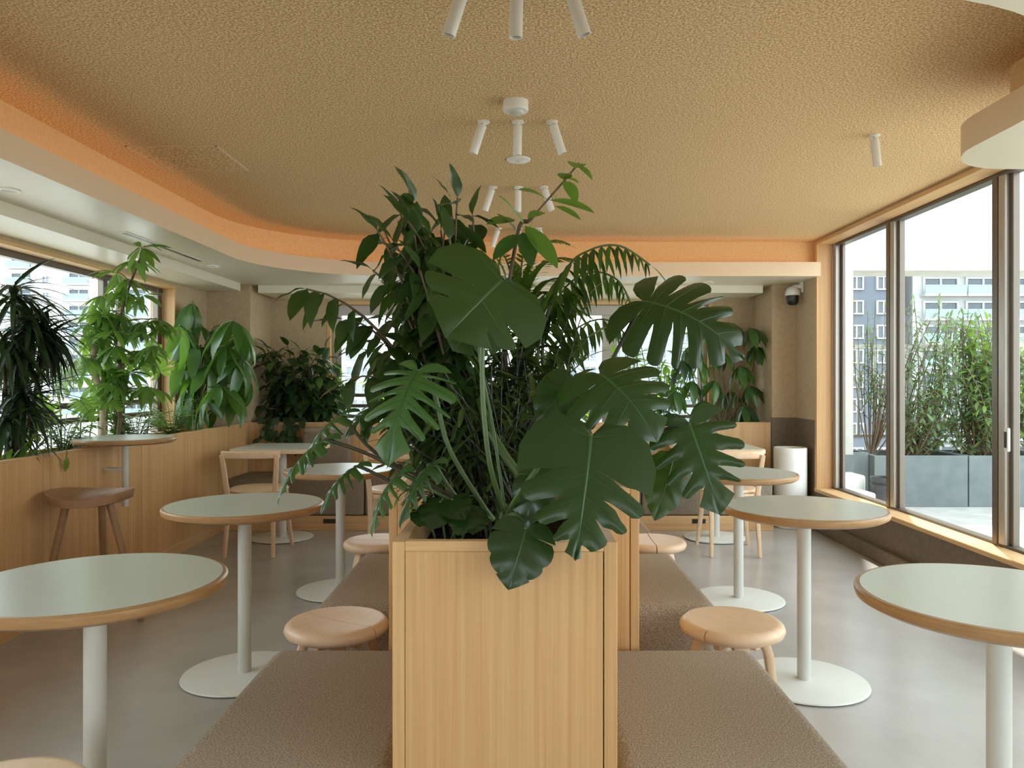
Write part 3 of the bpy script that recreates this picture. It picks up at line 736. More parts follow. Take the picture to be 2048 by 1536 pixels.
def clampbox(m_, tip, box):                                # keep a leaf tip and foot inside an axis box
    return all(box[2*i] <= tip[i] <= box[2*i+1] and box[2*i] <= m_.translation[i] <= box[2*i+1] for i in range(3))
INDOOR = (-2.79, 2.44, -9, 7.40, -9, 2.39)
class Plant:
    def __init__(s, name, label, base, cat='plant', group=None, box=INDOOR):
        s.o = thing(name, label, cat, base, group=group); s.base = Vector(base); s.leaves = []; s.box = box; s.inv = Matrix.Translation(-s.base)
    def leaf(s, me, m_, name='leaf', vein=None, scale=1.0):
        tip = m_ @ Vector((0, 1, 0))
        if s.box and not clampbox(m_, tip, s.box): return
        if s.box and tip.x < -1.97 and max(tip.z, m_.translation.z) > (2.01 if tip.x < -2.44 else 2.075): return
        if s.box and m_.translation.x < -2.43 < tip.x and tip.z < .90: return
        L = (tip-m_.translation).length
        s.leaves.append((L/max(.3, m_.translation.length), me, m_, name, vein))
    def stem(s, pts, r, mat='stem_brown', n=6, name='stem'):
        mb = MB().tube([Vector(p)-s.base for p in pts], r, n); return mb.obj(name, M[mat], s.o, smooth=60)
    def finish(s, limit=300):
        lv = sorted(s.leaves, key=lambda t: -t[0])
        for _, me, m_, name, vein in lv[:limit]:
            o = bpy.data.objects.new(name, me); C.objects.link(o); o.parent = s.o; o.matrix_basis = s.inv @ m_
            if vein is not None:
                v = bpy.data.objects.new('veins', vein); C.objects.link(v); v.parent = o
        rest = lv[limit:]
        if rest:
            V, F = [], []
            for _, me, m_, name, vein in rest:
                mm = s.inv @ m_; k = len(V)
                V += [tuple(mm @ v.co) for v in me.vertices]; F += [tuple(k+i for i in p.vertices) for p in me.polygons]
            me = bpy.data.meshes.new('small_leaves'); me.from_pydata(V, [], F); me.materials.append(rest[0][1].materials[0]); me.shade_smooth()
            o = link('small_leaves', me, s.o); o['kind'] = 'stuff'
        return s.o
UP = Vector((0, 0, 1))
def rv(s=1.0): return Vector((random.uniform(-s, s), random.uniform(-s, s), random.uniform(-s, s)))

def alternate(pl, pts, meshes, L, gap, start=.25, spread=1.0, hang=.5, ws=1.0, tipleaf=True, jit=.25):
    """leaves left and right along a stem"""
    tot = sum((pts[i+1]-pts[i]).length for i in range(len(pts)-1)); acc = 0; nxt = start*tot; sgn = random.choice((-1, 1)); k = 0
    for i in range(len(pts)-1):
        seg = (pts[i+1]-pts[i]); l = seg.length; t = seg.normalized()
        while nxt <= acc+l:
            p = pts[i]+t*(nxt-acc)
            sd = t.cross(UP)
            if sd.length < .2: sd = Vector((math.cos(k*2.4), math.sin(k*2.4), 0))
            sd.normalize()
            if abs(t.z) > .6: sd = Matrix.Rotation(k*2.4+random.uniform(-.4, .4), 3, t) @ sd; lat = sd
            else: lat = sd*sgn
            d = (t*.5+lat*spread-UP*hang*random.uniform(.6, 1.4)+rv(jit)).normalized()
            pl.leaf(random.choice(meshes), frame_m(p, d, UP+rv(.3)-d*.0, L*random.uniform(.75, 1.2), ws))
            sgn = -sgn; k += 1; nxt += gap*random.uniform(.75, 1.25)
        acc += l
    if tipleaf:
        t = (pts[-1]-pts[-2]).normalized()
        pl.leaf(random.choice(meshes), frame_m(pts[-1], (t-UP*.2+rv(.2)).normalized(), UP, L*.9, ws))
def palmate(pl, c, meshes, n, L, axis=UP, droop=.5, ws=1.0, jit=.15, up=None):
    ax = axis.normalized(); u = ax.cross(Vector((.2, .9, .3))).normalized(); v = ax.cross(u)
    a0 = random.uniform(0, 6.28)
    for k in range(n):
        a = a0+2*math.pi*k/n+random.uniform(-.12, .12)
        d = (u*math.cos(a)+v*math.sin(a)+ax*(.25-droop)-UP*droop*.6+rv(jit)).normalized()
        pl.leaf(random.choice(meshes), frame_m(c+d*L*.06, d, ax+UP*.3, L*random.uniform(.8, 1.15), ws))
def frond(pl, pts, meshes, L, gap, hang=.2, ws=1.0, start=.12, ang=.75):
    tot = sum((pts[i+1]-pts[i]).length for i in range(len(pts)-1)); acc = 0; nxt = start*tot
    for i in range(len(pts)-1):
        seg = pts[i+1]-pts[i]; l = seg.length; t = seg.normalized()
        while nxt <= acc+l:
            f = nxt/tot; p = pts[i]+t*(nxt-acc); sd = t.cross(UP)
            if sd.length < .15: sd = Vector((1, 0, 0))
            sd.normalize(); prof = max(.25, math.sin(math.pi*min(1, .15+f*.85))**.6)
            for s_ in (-1, 1):
                d = (t*ang+sd*s_-UP*hang+rv(.06)).normalized()
                pl.leaf(random.choice(meshes), frame_m(p, d, UP+sd*s_*.2, L*prof*random.uniform(.9, 1.1), ws))
            nxt += gap
        acc += l
    t = (pts[-1]-pts[-2]).normalized(); pl.leaf(meshes[0], frame_m(pts[-1], t, UP, L*.5, ws))

# ------------------------------------------------------------------ the middle planter's plants
FRONT = Vector((0, -1, .35))
mo = Plant('monstera', 'large dark green monstera with split leaves at the front of the middle planter', (-.02, 1.86, .82))
def big(pl, kind, att, d1, tip, d2, up=FRONT, ws=1.0, name='split_leaf'):
    a = P(*att, d1); t = P(*tip, d2); me, vm = kind
    pl.leaf(me, frame_m(a, t-a, up, (t-a).length, ws), name, vm); return a
K1 = split_leaf('split_leaf', M['monstera'], depth=.52, gap=.022, wide=1.0, bow=.05, side=.25, rnd=1, slits=(.61, .72, .83, .92))
K2 = split_leaf('split_leaf', M['monstera'], depth=.50, gap=.020, wide=1.0, bow=.12, side=.5, rnd=2, slits=(.42, .56, .69, .82))
K5 = split_leaf('split_leaf', M['monstera'], depth=.40, gap=.020, wide=1.05, bow=.14, side=.5, rnd=12, slits=(.38, .50, .61, .72, .82, .91), asym=.03)
K3 = split_leaf('split_leaf', M['monstera'], depth=.42, gap=.030, wide=.95, bow=.05, side=.25, rnd=3, slits=(.36, .49, .61, .72, .83))
K4 = split_leaf('split_leaf', M['monstera_y'], depth=.62, gap=.016, wide=1.05, bow=.05, side=.25, rnd=4, slits=(.62, .78))
KH = split_leaf('heart_leaf', M['monstera'], slits=(.45, .65, .82), depth=.98, gap=.0, wide=1.0, bow=.06, side=.3, rnd=5)
KY = split_leaf('heart_leaf', M['monstera_y'], slits=(.45, .65, .82), depth=.98, gap=.0, wide=.95, bow=.05, side=.3, rnd=6)
KP = split_leaf('lobed_leaf', M['philo'], depth=.26, gap=.030, wide=.82, bow=.12, side=.8, rnd=7, slits=(.32, .43, .53, .63, .73, .83), rag=.15)
base = P(1012, 1035, 1.83)
A = {}
def mleaf(key, kind, att, d1, tip, d2, via=None, vd=None, up=FRONT, ws=1.0, r=.006, mat='stem_green', name='split_leaf', pl=mo, root=None):
    a = big(pl, kind, att, d1, tip, d2, up, ws, name)
    pts = [root or base]+([P(*v, vd or d1) for v in via] if via else [])+[a]
    pl.stem(spline(pts, 5), [r*1.5]+[r]*(5*(len(pts)-1)-1)+[r*.7], mat, 8, 'leaf_stalk'); return a
mleaf('A', K1, (1182, 872), 1.62, (1150, 1122), 1.50, [(1040, 985), (1100, 905), (1160, 850)], 1.72, Vector((.05, -1, .25)), 1.12)
mleaf('B', KH, (1052, 1058), 1.585, (1016, 1180), 1.545, [(1030, 1030)], 1.70, Vector((0, -1, .3)), 1.12, name='heart_leaf')
mleaf('C', K2, (1200, 748), 1.74, (1315, 885), 1.66, [(1080, 960), (1170, 860)], 1.80, Vector((.1, -1, .75)), 1.30)
mleaf('D', K5, (1286, 602), 1.95, (1487, 722), 1.90, [(1090, 930), (1180, 800)], 1.93, Vector((.22, -1, .62)), 1.12, r=.005, mat='stem_dark')
mleaf('E', K3, (1378, 846), 1.72, (1440, 1030), 1.66, [(1120, 960), (1270, 880)], 1.78, Vector((-.1, -1, .35)), 1.05, r=.005, mat='stem_dark')
mleaf('F', K4, (1003, 560), 1.72, (890, 676), 1.62, [(980, 930), (966, 800), (966, 680), (985, 600)], 1.76, Vector((.1, -1, .15)), 1.45)
mleaf('G', KY, (1345, 925), 1.80, (1309, 1042), 1.76, [(1200, 930)], 1.84, Vector((0, -1, .3)), .80, r=.004, name='heart_leaf')
mleaf('H', KH, (1140, 765), 1.86, (1075, 850), 1.84, [(1080, 900)], 1.86, Vector((-.2, -1, .4)), 1.0, name='heart_leaf')
mleaf('I', KH, (1080, 935), 1.78, (1048, 1062), 1.74, [(1040, 990)], 1.80, Vector((-.5, -1, .3)), .8, r=.004, name='heart_leaf')
mleaf('F2', K4, (960, 640), 1.95, (905, 702), 1.92, [(985, 850), (960, 720)], 1.90, Vector((0, -1, .1)), 1.6, r=.004)
mleaf('M', K2, (1250, 880), 1.95, (1310, 960), 1.95, [(1130, 950)], 1.9, Vector((.2, -1, .5)), 1.1, r=.004)
mo.stem(spline([P(1090, 985, 1.86), P(1040, 950, 1.88), P(985, 870, 1.92), P(960, 800, 2.0)], 5), .011, 'stem_green', 10)
mo.stem([P(1012, 1060, 1.83), P(1012, 1030, 1.83), P(1020, 1010, 1.83)], .016, 'stem_green', 10)
mo.finish()

ph = Plant('philodendron', 'lobed-leaf philodendron drooping over the left of the middle planter', (-.18, 1.90, .82))
pr = P(985, 1040, 1.90)
mleaf('J', KP, (835, 742), 1.80, (776, 935), 1.70, [(900, 900), (870, 790)], 1.88, Vector((-.2, -1, .35)), 1.15, name='lobed_leaf', pl=ph, root=pr)
mleaf('K', KP, (683, 828), 1.95, (612, 945), 1.85, [(850, 960), (750, 905)], 1.92, Vector((-.8, -.5, .8)), .95, r=.0045, mat='stem_dark', name='lobed_leaf', pl=ph, root=pr)
mleaf('K2', KP, (650, 878), 1.85, (556, 1010), 1.78, [(850, 970), (745, 912)], 1.88, Vector((-.8, -.35, .7)), .6, r=.0045, mat='stem_dark', name='lobed_leaf', pl=ph, root=pr)
mleaf('K3', KP, (716, 930), 1.86, (643, 1030), 1.80, [(860, 1000)], 1.88, Vector((-.6, -.6, .8)), .7, r=.004, mat='stem_dark', name='lobed_leaf', pl=ph, root=pr)
mleaf('K4', KP, (800, 945), 1.78, (745, 1075), 1.72, [(900, 1000)], 1.84, Vector((-.7, -.6, .4)), .55, r=.004, name='lobed_leaf', pl=ph, root=pr)
mleaf('K5', KP, (868, 925), 1.80, (800, 1058), 1.72, [(920, 1000)], 1.84, Vector((-.5, -1, .3)), .5, r=.004, name='lobed_leaf', pl=ph, root=pr)
mleaf('K6', KP, (770, 800), 2.05, (690, 880), 2.0, [(880, 960)], 2.0, Vector((-.5, -.8, .5)), .8, r=.004, mat='stem_dark', name='lobed_leaf', pl=ph, root=pr)
ph.finish()

# low round-leaved plant at the foot
pe = Plant('peperomia', 'small round-leaved plant on the soil at the left front of the planter', (-.16, 1.80, .82))
for (a, t) in [((880, 1005), (858, 1062)), ((935, 1015), (915, 1072)), ((905, 1000), (930, 1040)), ((850, 1020), (838, 1055)), ((950, 1030), (945, 1070))]:
    p0 = P(*a, 1.76); p1 = P(*t, 1.71); pe.leaf(KH[0], frame_m(p0, p1-p0, Vector((0, -1, .6)), (p1-p0).length, 1.15), 'round_leaf')
    pe.stem(bez(Vector((-.16+random.uniform(-.03, .03), 1.80, .82)), P(a[0], a[1]-14, 1.78), p0, 5), .003, 'stem_green', 6, 'leaf_stalk')
pe.finish()

FL = [oval_leaf('leaf', M['ficus'], .38, .42, .8, .22, .14, 6, .15), oval_leaf('leaf', M['ficus'], .44, .45, .8, .1, .18, 6, .1), oval_leaf('leaf', M['ficus'], .34, .40, .85, .35, .10, 6, .2)]
BL = [oval_leaf('leaf', M['bright'], .34, .45, .8, .2, .12, 6), oval_leaf('leaf', M['bright'], .38, .42, .8, .3, .15, 6)]
fi = Plant('ficus_bush', 'dark oval-leaved ficus with arching branches rising on the left of the planter', (-.14, 2.12, .82))
rt_ = Vector((-.14, 2.12, .82))
random.seed(11)
targets = [((612, 578), 1.95, (800, 600)), ((755, 462), 2.05, (830, 560)), ((830, 405), 2.1, (880, 560)), ((818, 380), 2.2, (850, 520)), ((915, 395), 2.1, (900, 560)), ((900, 400), 2.25, (930, 600)), ((945, 430), 2.15, (960, 600)),
           ((690, 640), 2.0, (820, 640)), ((700, 760), 2.0, (820, 700)), ((735, 830), 2.05, (840, 740)), ((745, 540), 2.1, (840, 600)), ((780, 500), 2.25, (860, 600)), ((860, 470), 2.0, (890, 640)), ((800, 600), 2.2, (880, 720)), ((770, 690), 2.15, (860, 740)), ((840, 540), 1.95, (890, 700)), ((730, 700), 2.25, (850, 700)), ((900, 480), 1.95, (920, 680))]
targets += [((random.uniform(770, 960), random.uniform(420, 640)), random.uniform(1.98, 2.3), (random.uniform(840, 950), random.uniform(560, 700))) for _ in range(16)]
for (t, d, v) in targets:
    pts = bez(rt_+Vector((random.uniform(-.06, .06), random.uniform(-.08, .08), 0)), P(v[0], v[1], (d+2.12)/2), P(*t, d), 10)
    fi.stem(pts, [.006]*4+[.004]*4+[.0025]*3, 'stem_brown', 6)
    alternate(fi, pts, FL, .105, .026, .36, .9, .95, 1.0)
fi.finish()

lb = Plant('rubber_plant', 'slender branch with long bright leaves reaching above the planter to the right', (.02, 2.3, .82))
pts = spline([Vector((.02, 2.3, .82)), P(1010, 700, 2.3), P(1035, 470, 2.25), P(1060, 440, 2.22), P(1095, 400, 2.2), P(1130, 360, 2.2), P(1158, 326, 2.2)], 6)
lb.stem(pts, [.006]*20+[.003]*(len(pts)-20), 'stem_brown', 6)
LL = [oval_leaf('leaf', M['bright'], .30, .48, .75, .12, .14, 8), oval_leaf('leaf', M['bright'], .26, .48, .75, .25, .12, 8)]
LG = [oval_leaf('leaf', M['philo'], .36, .46, .75, .15, .14, 8)]
for (a, t, ms, ws) in [((1096, 402), (1048, 360), LL, 1.1), ((1098, 400), (1190, 413), LL, .8), ((1110, 412), (1163, 432), LL, .8), ((1088, 425), (1058, 428), LL, 1.0), ((1046, 448), (1005, 383), LL, 1.25), ((1030, 440), (975, 440), LL, 1.3), ((1050, 452), (1120, 528), LL, 1.2), ((1128, 360), (1132, 340), LL, 2.0), ((1130, 362), (1155, 388), LL, 1.2), ((1130, 357), (1158, 359), LL, .6), ((1152, 332), (1186, 339), LL, .7), ((1155, 327), (1153, 321), LL, 2.5), ((1040, 470), (985, 510), LG, 1.0), ((1045, 465), (1065, 525), LG, 1.0), ((1030, 460), (1000, 420), LG, 1.0)]:
    a_, t_ = P(*a, 2.21), P(*t, 2.12+random.uniform(-.02, .02)); lb.leaf(random.choice(ms), frame_m(a_, t_-a_, Vector((.1, -.7, .8)), (t_-a_).length, ws))
lb.finish()

# feathery palm fronds on the right
AR = [oval_leaf('leaflet', M['philo'], .13, .40, .7, .25, .1, 5), oval_leaf('leaflet', M['ficus'], .14, .40, .7, .4, .1, 5)]
pm = Plant('areca_palm', 'arching feathery palm frond behind the monstera on the right', (.12, 2.5, .82))
for (pts, L) in [([Vector((.12, 2.5, .82)), P(1085, 700, 2.4), P(1130, 545, 2.3), P(1180, 500, 2.25), P(1240, 492, 2.2), P(1300, 530, 2.15)], .19),
                 ([Vector((.12, 2.5, .82)), P(1075, 720, 2.45), P(1120, 590, 2.4), P(1180, 545, 2.38), P(1235, 560, 2.35), P(1262, 610, 2.3)], .17),
                 ([Vector((.12, 2.5, .82)), P(1090, 740, 2.5), P(1150, 660, 2.5), P(1215, 640, 2.5), P(1270, 690, 2.5)], .16)]:
    s_ = spline(pts, 6); pm.stem(s_, [.006]*12+[.003]*(len(s_)-12), 'stem_green', 6, 'frond_stalk'); frond(pm, s_, AR, L, .026, .95, 1.0, .42, .35)
pm.finish()
fnL = [oval_leaf('leaflet', M['bright'], .34, .35, .8, .1, .05, 4)]
fe = Plant('tree_fern', 'light green fern fronds in the upper middle of the planter', (.05, 2.42, .82))
for (t, v, d) in [((1160, 525), (1060, 480), 2.3), ((1140, 490), (1050, 440), 2.35), ((1060, 455), (1030, 540), 2.35), ((1000, 520), (1010, 470), 2.3), ((1150, 570), (1080, 520), 2.3), ((980, 560), (1010, 520), 2.25), ((1120, 610), (1080, 540), 2.3)]:
    s_ = bez(P(1045, 660, 2.38), P(*v, 2.36), P(*t, d), 12); fe.stem(s_, .003, 'stem_green', 5, 'frond_stalk'); frond(fe, s_, fnL, .055, .012, .15, 1.0, .35, .6)
fe.stem(spline([Vector((.05, 2.42, .82)), P(1040, 800, 2.42), P(1045, 655, 2.38)], 5), .008, 'stem_brown', 7)
fe.finish()

# fine-leaved bushes filling the middle
DL = [oval_leaf('leaf', M['grass'], .13, .45, .7, .3, .1, 4), oval_leaf('leaf', M['grass'], .16, .45, .7, .15, .12, 4), oval_leaf('leaf', M['ficus'], .15, .45, .7, .4, .1, 4)]
def fine_bush(label, base, px0, px1, y0, y1, d0, d1, n, L, meshes, per=10, mat='stem_brown', limit=300, rnd=3):
    random.seed(rnd); b_ = Plant('fine_leaved_bush', label, base)
    for k in range(n):
        t = P(random.uniform(px0, px1), random.uniform(y0, y1), random.uniform(d0, d1)); r0 = Vector(base)+Vector((random.uniform(-.08, .08), random.uniform(-.06, .06), 0))
        pts = bez(r0, r0.lerp(t, .5)+Vector((-(t.x-r0.x)*.35, 0, .06)), t, 7); b_.stem(pts, [.004]*4+[.002]*4, mat, 5)
        ln = sum((pts[i+1]-pts[i]).length for i in range(7))
        alternate(b_, pts, meshes, L, ln*.62/per, .36, .9, .35, 1.0, True, .4)
    return b_.finish(limit)
fine_bush('fine-leaved brown-green bush in the lower middle of the planter', (-.05, 2.05, .82), 780, 1090, 690, 1010, 1.92, 2.2, 50, .085, DL, 14, mat='stem_dark', rnd=21)
fine_bush('fine-leaved bush behind the monstera in the upper middle', (.0, 2.30, .82), 860, 1190, 560, 800, 2.2, 2.45, 40, .10, DL+FL[:1], 13, mat='stem_dark', rnd=22)
fine_bush('fine-leaved bush at the left rear of the middle planter', (-.17, 2.32, .82), 760, 930, 640, 940, 2.15, 2.45, 30, .095, DL+FL[:1], 12, mat='stem_dark', rnd=24)
fine_bush('fine-leaved bush growing in the second planter box, front part', (-.02, 2.95, .82), 900, 1180, 640, 860, 2.7, 3.2, 22, .10, DL, 12, rnd=23)
fine_bush('fine-leaved bush growing in the second planter box, rear part', (-.02, 4.2, .82), 940, 1130, 660, 820, 3.9, 4.5, 18, .12, DL+BL, 12, rnd=25)

# ------------------------------------------------------------------ plants in the left window planter
ZP = .77
def PX(px, x): return x*FPX/(px-CX)                         # depth at which world x shows at pixel column px
random.seed(31)
NL = [oval_leaf('leaf', M['dracaena'], .075, .35, .6, .45, .15, 6), oval_leaf('leaf', M['dracaena'], .085, .35, .6, .25, .15, 6), oval_leaf('leaf', M['dracaena'], .07, .35, .6, .7, .15, 6)]
dr = Plant('dracaena', 'dark narrow-leaved dracaena at the left edge in the window planter', (-2.60, 3.95, ZP))
for (px, py, d, n) in [(60, 635, 4.0, 56), (28, 570, 3.95, 40), (45, 775, 3.95, 60), (90, 650, 4.1, 40), (5, 670, 3.9, 44), (10, 830, 3.85, 40), (30, 700, 4.05, 40)]:
    c = P(px, py, d); c.x = max(c.x, -2.66)
    s_ = bez(Vector((-2.60, 3.95, ZP)), Vector((c.x*.5-1.3, d, (ZP+c.z)/2)), c, 6); dr.stem(s_, .009, 'stem_brown', 7)
    for k in range(int(n*1.9)):
        a = k*2.4; el = random.uniform(-.9, .8)
        d_ = Vector((math.cos(a), math.sin(a)*.8, el)).normalized(); dr.leaf(random.choice(NL), frame_m(c-UP*random.uniform(0, .09), d_, UP, random.uniform(.22, .36)))
dr.finish()
SL = [oval_leaf('leaflet', M['schef'], .25, .5, .75, .25, .12, 5), oval_leaf('leaflet', M['schef'], .22, .5, .75, .4, .12, 5), oval_leaf('leaflet', M['bright'], .27, .5, .75, .15, .15, 5)]
sf = Plant('schefflera', 'tall light green schefflera with pale trunk reaching the ceiling by the left window', (-2.60, 4.78, ZP))
tr = spline([Vector((-2.60, 4.78, ZP)), P(205, 800, 4.80), P(185, 735, 4.80), P(192, 690, 4.8)], 5); sf.stem(tr, .020, 'stem_pale', 10, 'trunk')
tr2 = spline([Vector((-2.56, 4.88, ZP)), P(245, 760, 4.9), P(232, 690, 4.9), P(250, 600, 4.75), P(283, 510, 4.48)], 6); sf.stem(tr2, [.012]*12+[.007]*(len(tr2)-12), 'stem_brown', 8, 'trunk')
random.seed(32)
cl = [(283, 495), (268, 520), (235, 545), (255, 560), (225, 580), (262, 590), (285, 590), (205, 590), (180, 610), (240, 625), (215, 640), (265, 650), (175, 650), (200, 670), (285, 665), (150, 690), (230, 690), (255, 705), (180, 715), (290, 700), (165, 740), (215, 735), (260, 745), (240, 775), (205, 775), (180, 790), (275, 780), (230, 735), (145, 650), (195, 630), (300, 640), (125, 680), (150, 720), (310, 690), (225, 660), (165, 690), (205, 705), (240, 660)]
cl += [(random.uniform(120, 330), random.uniform(620, 800)) for _ in range(26)]
for (px, py) in cl:
    d = random.uniform(4.72, 5.05) if py > 600 else 4.48+(py-505)*.003+random.uniform(-.04, .04); c = P(px, py, d); c.x = max(c.x, -2.70)
    j = min(tr2, key=lambda p: (p-c).length+(.5 if p.z > c.z else 0)); sf.stem(bez(j, j.lerp(c, .5)+UP*.03, c, 4), .003, 'stem_green', 5, 'leaf_stalk')
    palmate(sf, c, SL, 9, .15, UP+rv(.45), random.uniform(.3, .6))
sf.finish()
AL = [oval_leaf('leaflet', M['amate'], .29, .5, .7, .3, .14, 7, .1), oval_leaf('leaflet', M['amate'], .32, .48, .7, .45, .12, 7, .1), oval_leaf('leaflet', M['amate'], .25, .5, .7, .2, .16, 7, .1)]
am = Plant('umbrella_tree', 'umbrella tree with large drooping glossy leaves in the left corner planter', (-2.60, 6.2, ZP))
random.seed(33)
for (px, py, n, L) in [(348, 602, 6, .36), (318, 650, 6, .34), (395, 690, 7, .30), (468, 640, 6, .34), (452, 690, 6, .32), (420, 730, 7, .30), (375, 770, 7, .28), (485, 715, 6, .32), (440, 770, 7, .28), (400, 650, 5, .24), (350, 720, 6, .28), (470, 780, 6, .28), (410, 800, 6, .22), (365, 660, 6, .26), (440, 650, 6, .28), (385, 740, 7, .26), (500, 760, 6, .24), (455, 740, 7, .28), (335, 690, 6, .28), (430, 820, 6, .2), (370, 820, 6, .2), (490, 670, 6, .26)]:
    d = random.uniform(5.95, 6.45); c = P(px, py, d); c.x = min(-2.05, max(c.x, -2.66))
    am.stem(bez(Vector((-2.60+random.uniform(-.04, .04), 6.2, ZP)), Vector((-2.6, 6.2, c.z)), c, 7), .006, 'stem_green', 6)
    palmate(am, c, AL, n, L, UP+rv(.6)+Vector((.2, -.2, 0)), random.uniform(.55, 1.0), 1.0, .25)
am.finish()
cb_ = Plant('corner_bush', 'dark leafy bush filling the corner of the far planter on the left', (-2.05, 7.12, .78))
random.seed(34); OL = [oval_leaf('leaf', M['darkleaf'], .50, .42, .75, .25, .12, 5), oval_leaf('leaf', M['darkleaf'], .42, .42, .75, .35, .12, 5), oval_leaf('leaf', M['schef'], .42, .42, .75, .3, .12, 5)]
for k in range(64):
    t = P(random.uniform(515, 690), random.uniform(690, 830), random.uniform(6.85, 7.25)); r0 = Vector((-2.05+random.uniform(-.15, .25), 7.12, .78))
    s_ = bez(r0, r0.lerp(t, .5)+UP*.12, t, 6); cb_.stem(s_, .004, 'stem_brown', 5); alternate(cb_, s_, OL, .15, .05, .3, .9, .6)
cb_.finish()
iv = Plant('trailing_ivy', 'dark ivy trailing over the corner of the far planter', (-2.15, 6.95, .80))
random.seed(35); IL = [split_leaf('ivy_leaf', M['darkleaf'], slits=(.4, .7), depth=.98, gap=0, bow=.05, side=.3, rnd=8)[0]]
for k in range(11):
    x0 = random.uniform(-2.38, -1.85); s_ = spline([Vector((x0, 7.0, .80)), Vector((x0, 6.90, .90)), Vector((x0+random.uniform(-.05, .1), 6.82, .80)), Vector((x0+random.uniform(-.08, .12), 6.80, random.uniform(.60, .72)))], 4)
    iv.stem(s_, .0025, 'stem_brown', 5)
    for p in s_[3:]:
        if random.random() < .35: continue
        dd_ = (Vector((random.uniform(-.9, .9), -.5, -.7))).normalized(); iv.leaf(IL[0], frame_m(p, dd_, Vector((random.uniform(-.7, .7), -.8, random.uniform(.1, 1.2))), random.uniform(.05, .085), 1.0), 'ivy_leaf')
iv.finish()
# low plants along the left planter
def low_fern(label, base, n, L, reach, meshes, rnd, hang=.2, gap=.018):
    random.seed(rnd); f = Plant('low_fern', label, base)
    for k in range(n):
        a = 2*math.pi*k/n+random.uniform(-.2, .2); r = reach*random.uniform(.6, 1.1)
        b0 = Vector(base); e = b0+Vector((math.cos(a)*r*.8, math.sin(a)*r, random.uniform(.14, .34))); mpt = b0.lerp(e, .45)+UP*random.uniform(.10, .2)
        s_ = bez(b0, mpt, e, 9); f.stem(s_, .0025, 'stem_green', 5, 'frond_stalk'); frond(f, s_, meshes, L, gap, hang, 1.0, .15, .5)
    f.finish()
FR = [oval_leaf('leaflet', M['fern'], .36, .4, .8, .2, .05, 4)]
low_fern('low bright green fern near the corner of the left planter', (-2.60, 5.75, ZP), 20, .085, .27, FR, 41, gap=.03)
low_fern('low bright green fern behind the high table on the left planter', (-2.60, 5.2, ZP), 20, .085, .27, FR, 42, gap=.03)
low_fern('low bright fern beside the pale trunk in the left planter', (-2.64, 4.45, ZP), 17, .085, .25, FR, 43, gap=.03)
random.seed(44)
sbush = Plant('small_bush', 'small round-leaved light bush at the foot of the schefflera', (-2.62, 5.0, ZP))
SB = [oval_leaf('leaf', M['schef'], .6, .5, .8, .15, .1, 4)]
for k in range(26):
    t = Vector((-2.62+random.uniform(-.14, .14), 5.0+random.uniform(-.25, .25), ZP+random.uniform(.1, .38))); s_ = bez(Vector((-2.62, 5.0, ZP)), Vector((-2.62, 5.0, t.z)), t, 5)
    sbush.stem(s_, .003, 'stem_brown', 5); alternate(sbush, s_, SB, .05, .028, .2, 1.0, .1)
sbush.finish()
KB = split_leaf('split_leaf', M['bright'], depth=.45, gap=.028, bow=.08, side=.3, rnd=9)
yl = Plant('young_monstera', 'bright yellow-green split leaves glowing before the left window', (-2.62, 4.3, ZP))
for (a, t, d, ws, u) in [((112, 768), (160, 742), 4.4, 1.3, (.2, -1, .6)), ((200, 800), (238, 820), 4.7, .9, (.1, -.6, 1)), ((98, 838), (80, 790), 4.3, 1.0, (0, -1, .3)), ((75, 840), (40, 900), 4.1, .9, (-.2, -1, .3)), ((320, 745), (300, 690), 5.5, 1.0, (.3, -1, .3)), ((160, 800), (185, 838), 4.6, 1.0, (.3, -.7, .8))]:
    a_, t_ = P(*a, d), P(*t, d-.03)
    a_.x = max(a_.x, -2.7); t_.x = max(t_.x, -2.72)
    yl.leaf(KB[0], frame_m(a_, t_-a_, Vector(u), (t_-a_).length*1.2, ws), 'split_leaf', KB[1])
    yl.stem(bez(Vector((-2.62, a_.y*.9+.43, ZP)), Vector((-2.62, a_.y, a_.z-.05)), a_, 6), .005, 'stem_green', 6, 'leaf_stalk')
yl.finish()
st = Plant('bromeliad', 'strap-leaved plant at the front edge of the left planter', (-2.58, 3.85, ZP))
random.seed(45); ST = [oval_leaf('leaf', M['fern'], .10, .3, .6, .35, .2, 6), oval_leaf('leaf', M['schef'], .12, .3, .6, .2, .2, 6)]
for k in range(26):
    a = random.uniform(0, 6.28); d_ = Vector((math.cos(a)*.6, math.sin(a)*.8, random.uniform(.6, 1.6))).normalized()
    st.leaf(random.choice(ST), frame_m(Vector((-2.58+random.uniform(-.05, .05), 3.85+random.uniform(-.12, .2), ZP)), d_, Vector((d_.x*-.6, d_.y*-.6, 1)), random.uniform(.16, .32)))
st.finish()
tl = Plant('trailing_shoot', 'single pale leaf on a shoot hanging over the left planter edge', (-2.50, 4.15, ZP))
s_ = spline([Vector((-2.50, 4.15, ZP)), Vector((-2.43, 4.1, .89)), Vector((-2.405, 4.08, .86)), Vector((-2.40, 4.07, .83))], 4)
tl.stem(s_, .0025, 'stem_green', 5); tl.leaf(BL[0], frame_m(Vector((-2.40, 4.07, .835)), Vector((.02, -.05, -1)), Vector((1, -.6, 0)), .085, 1.1)); tl.finish()

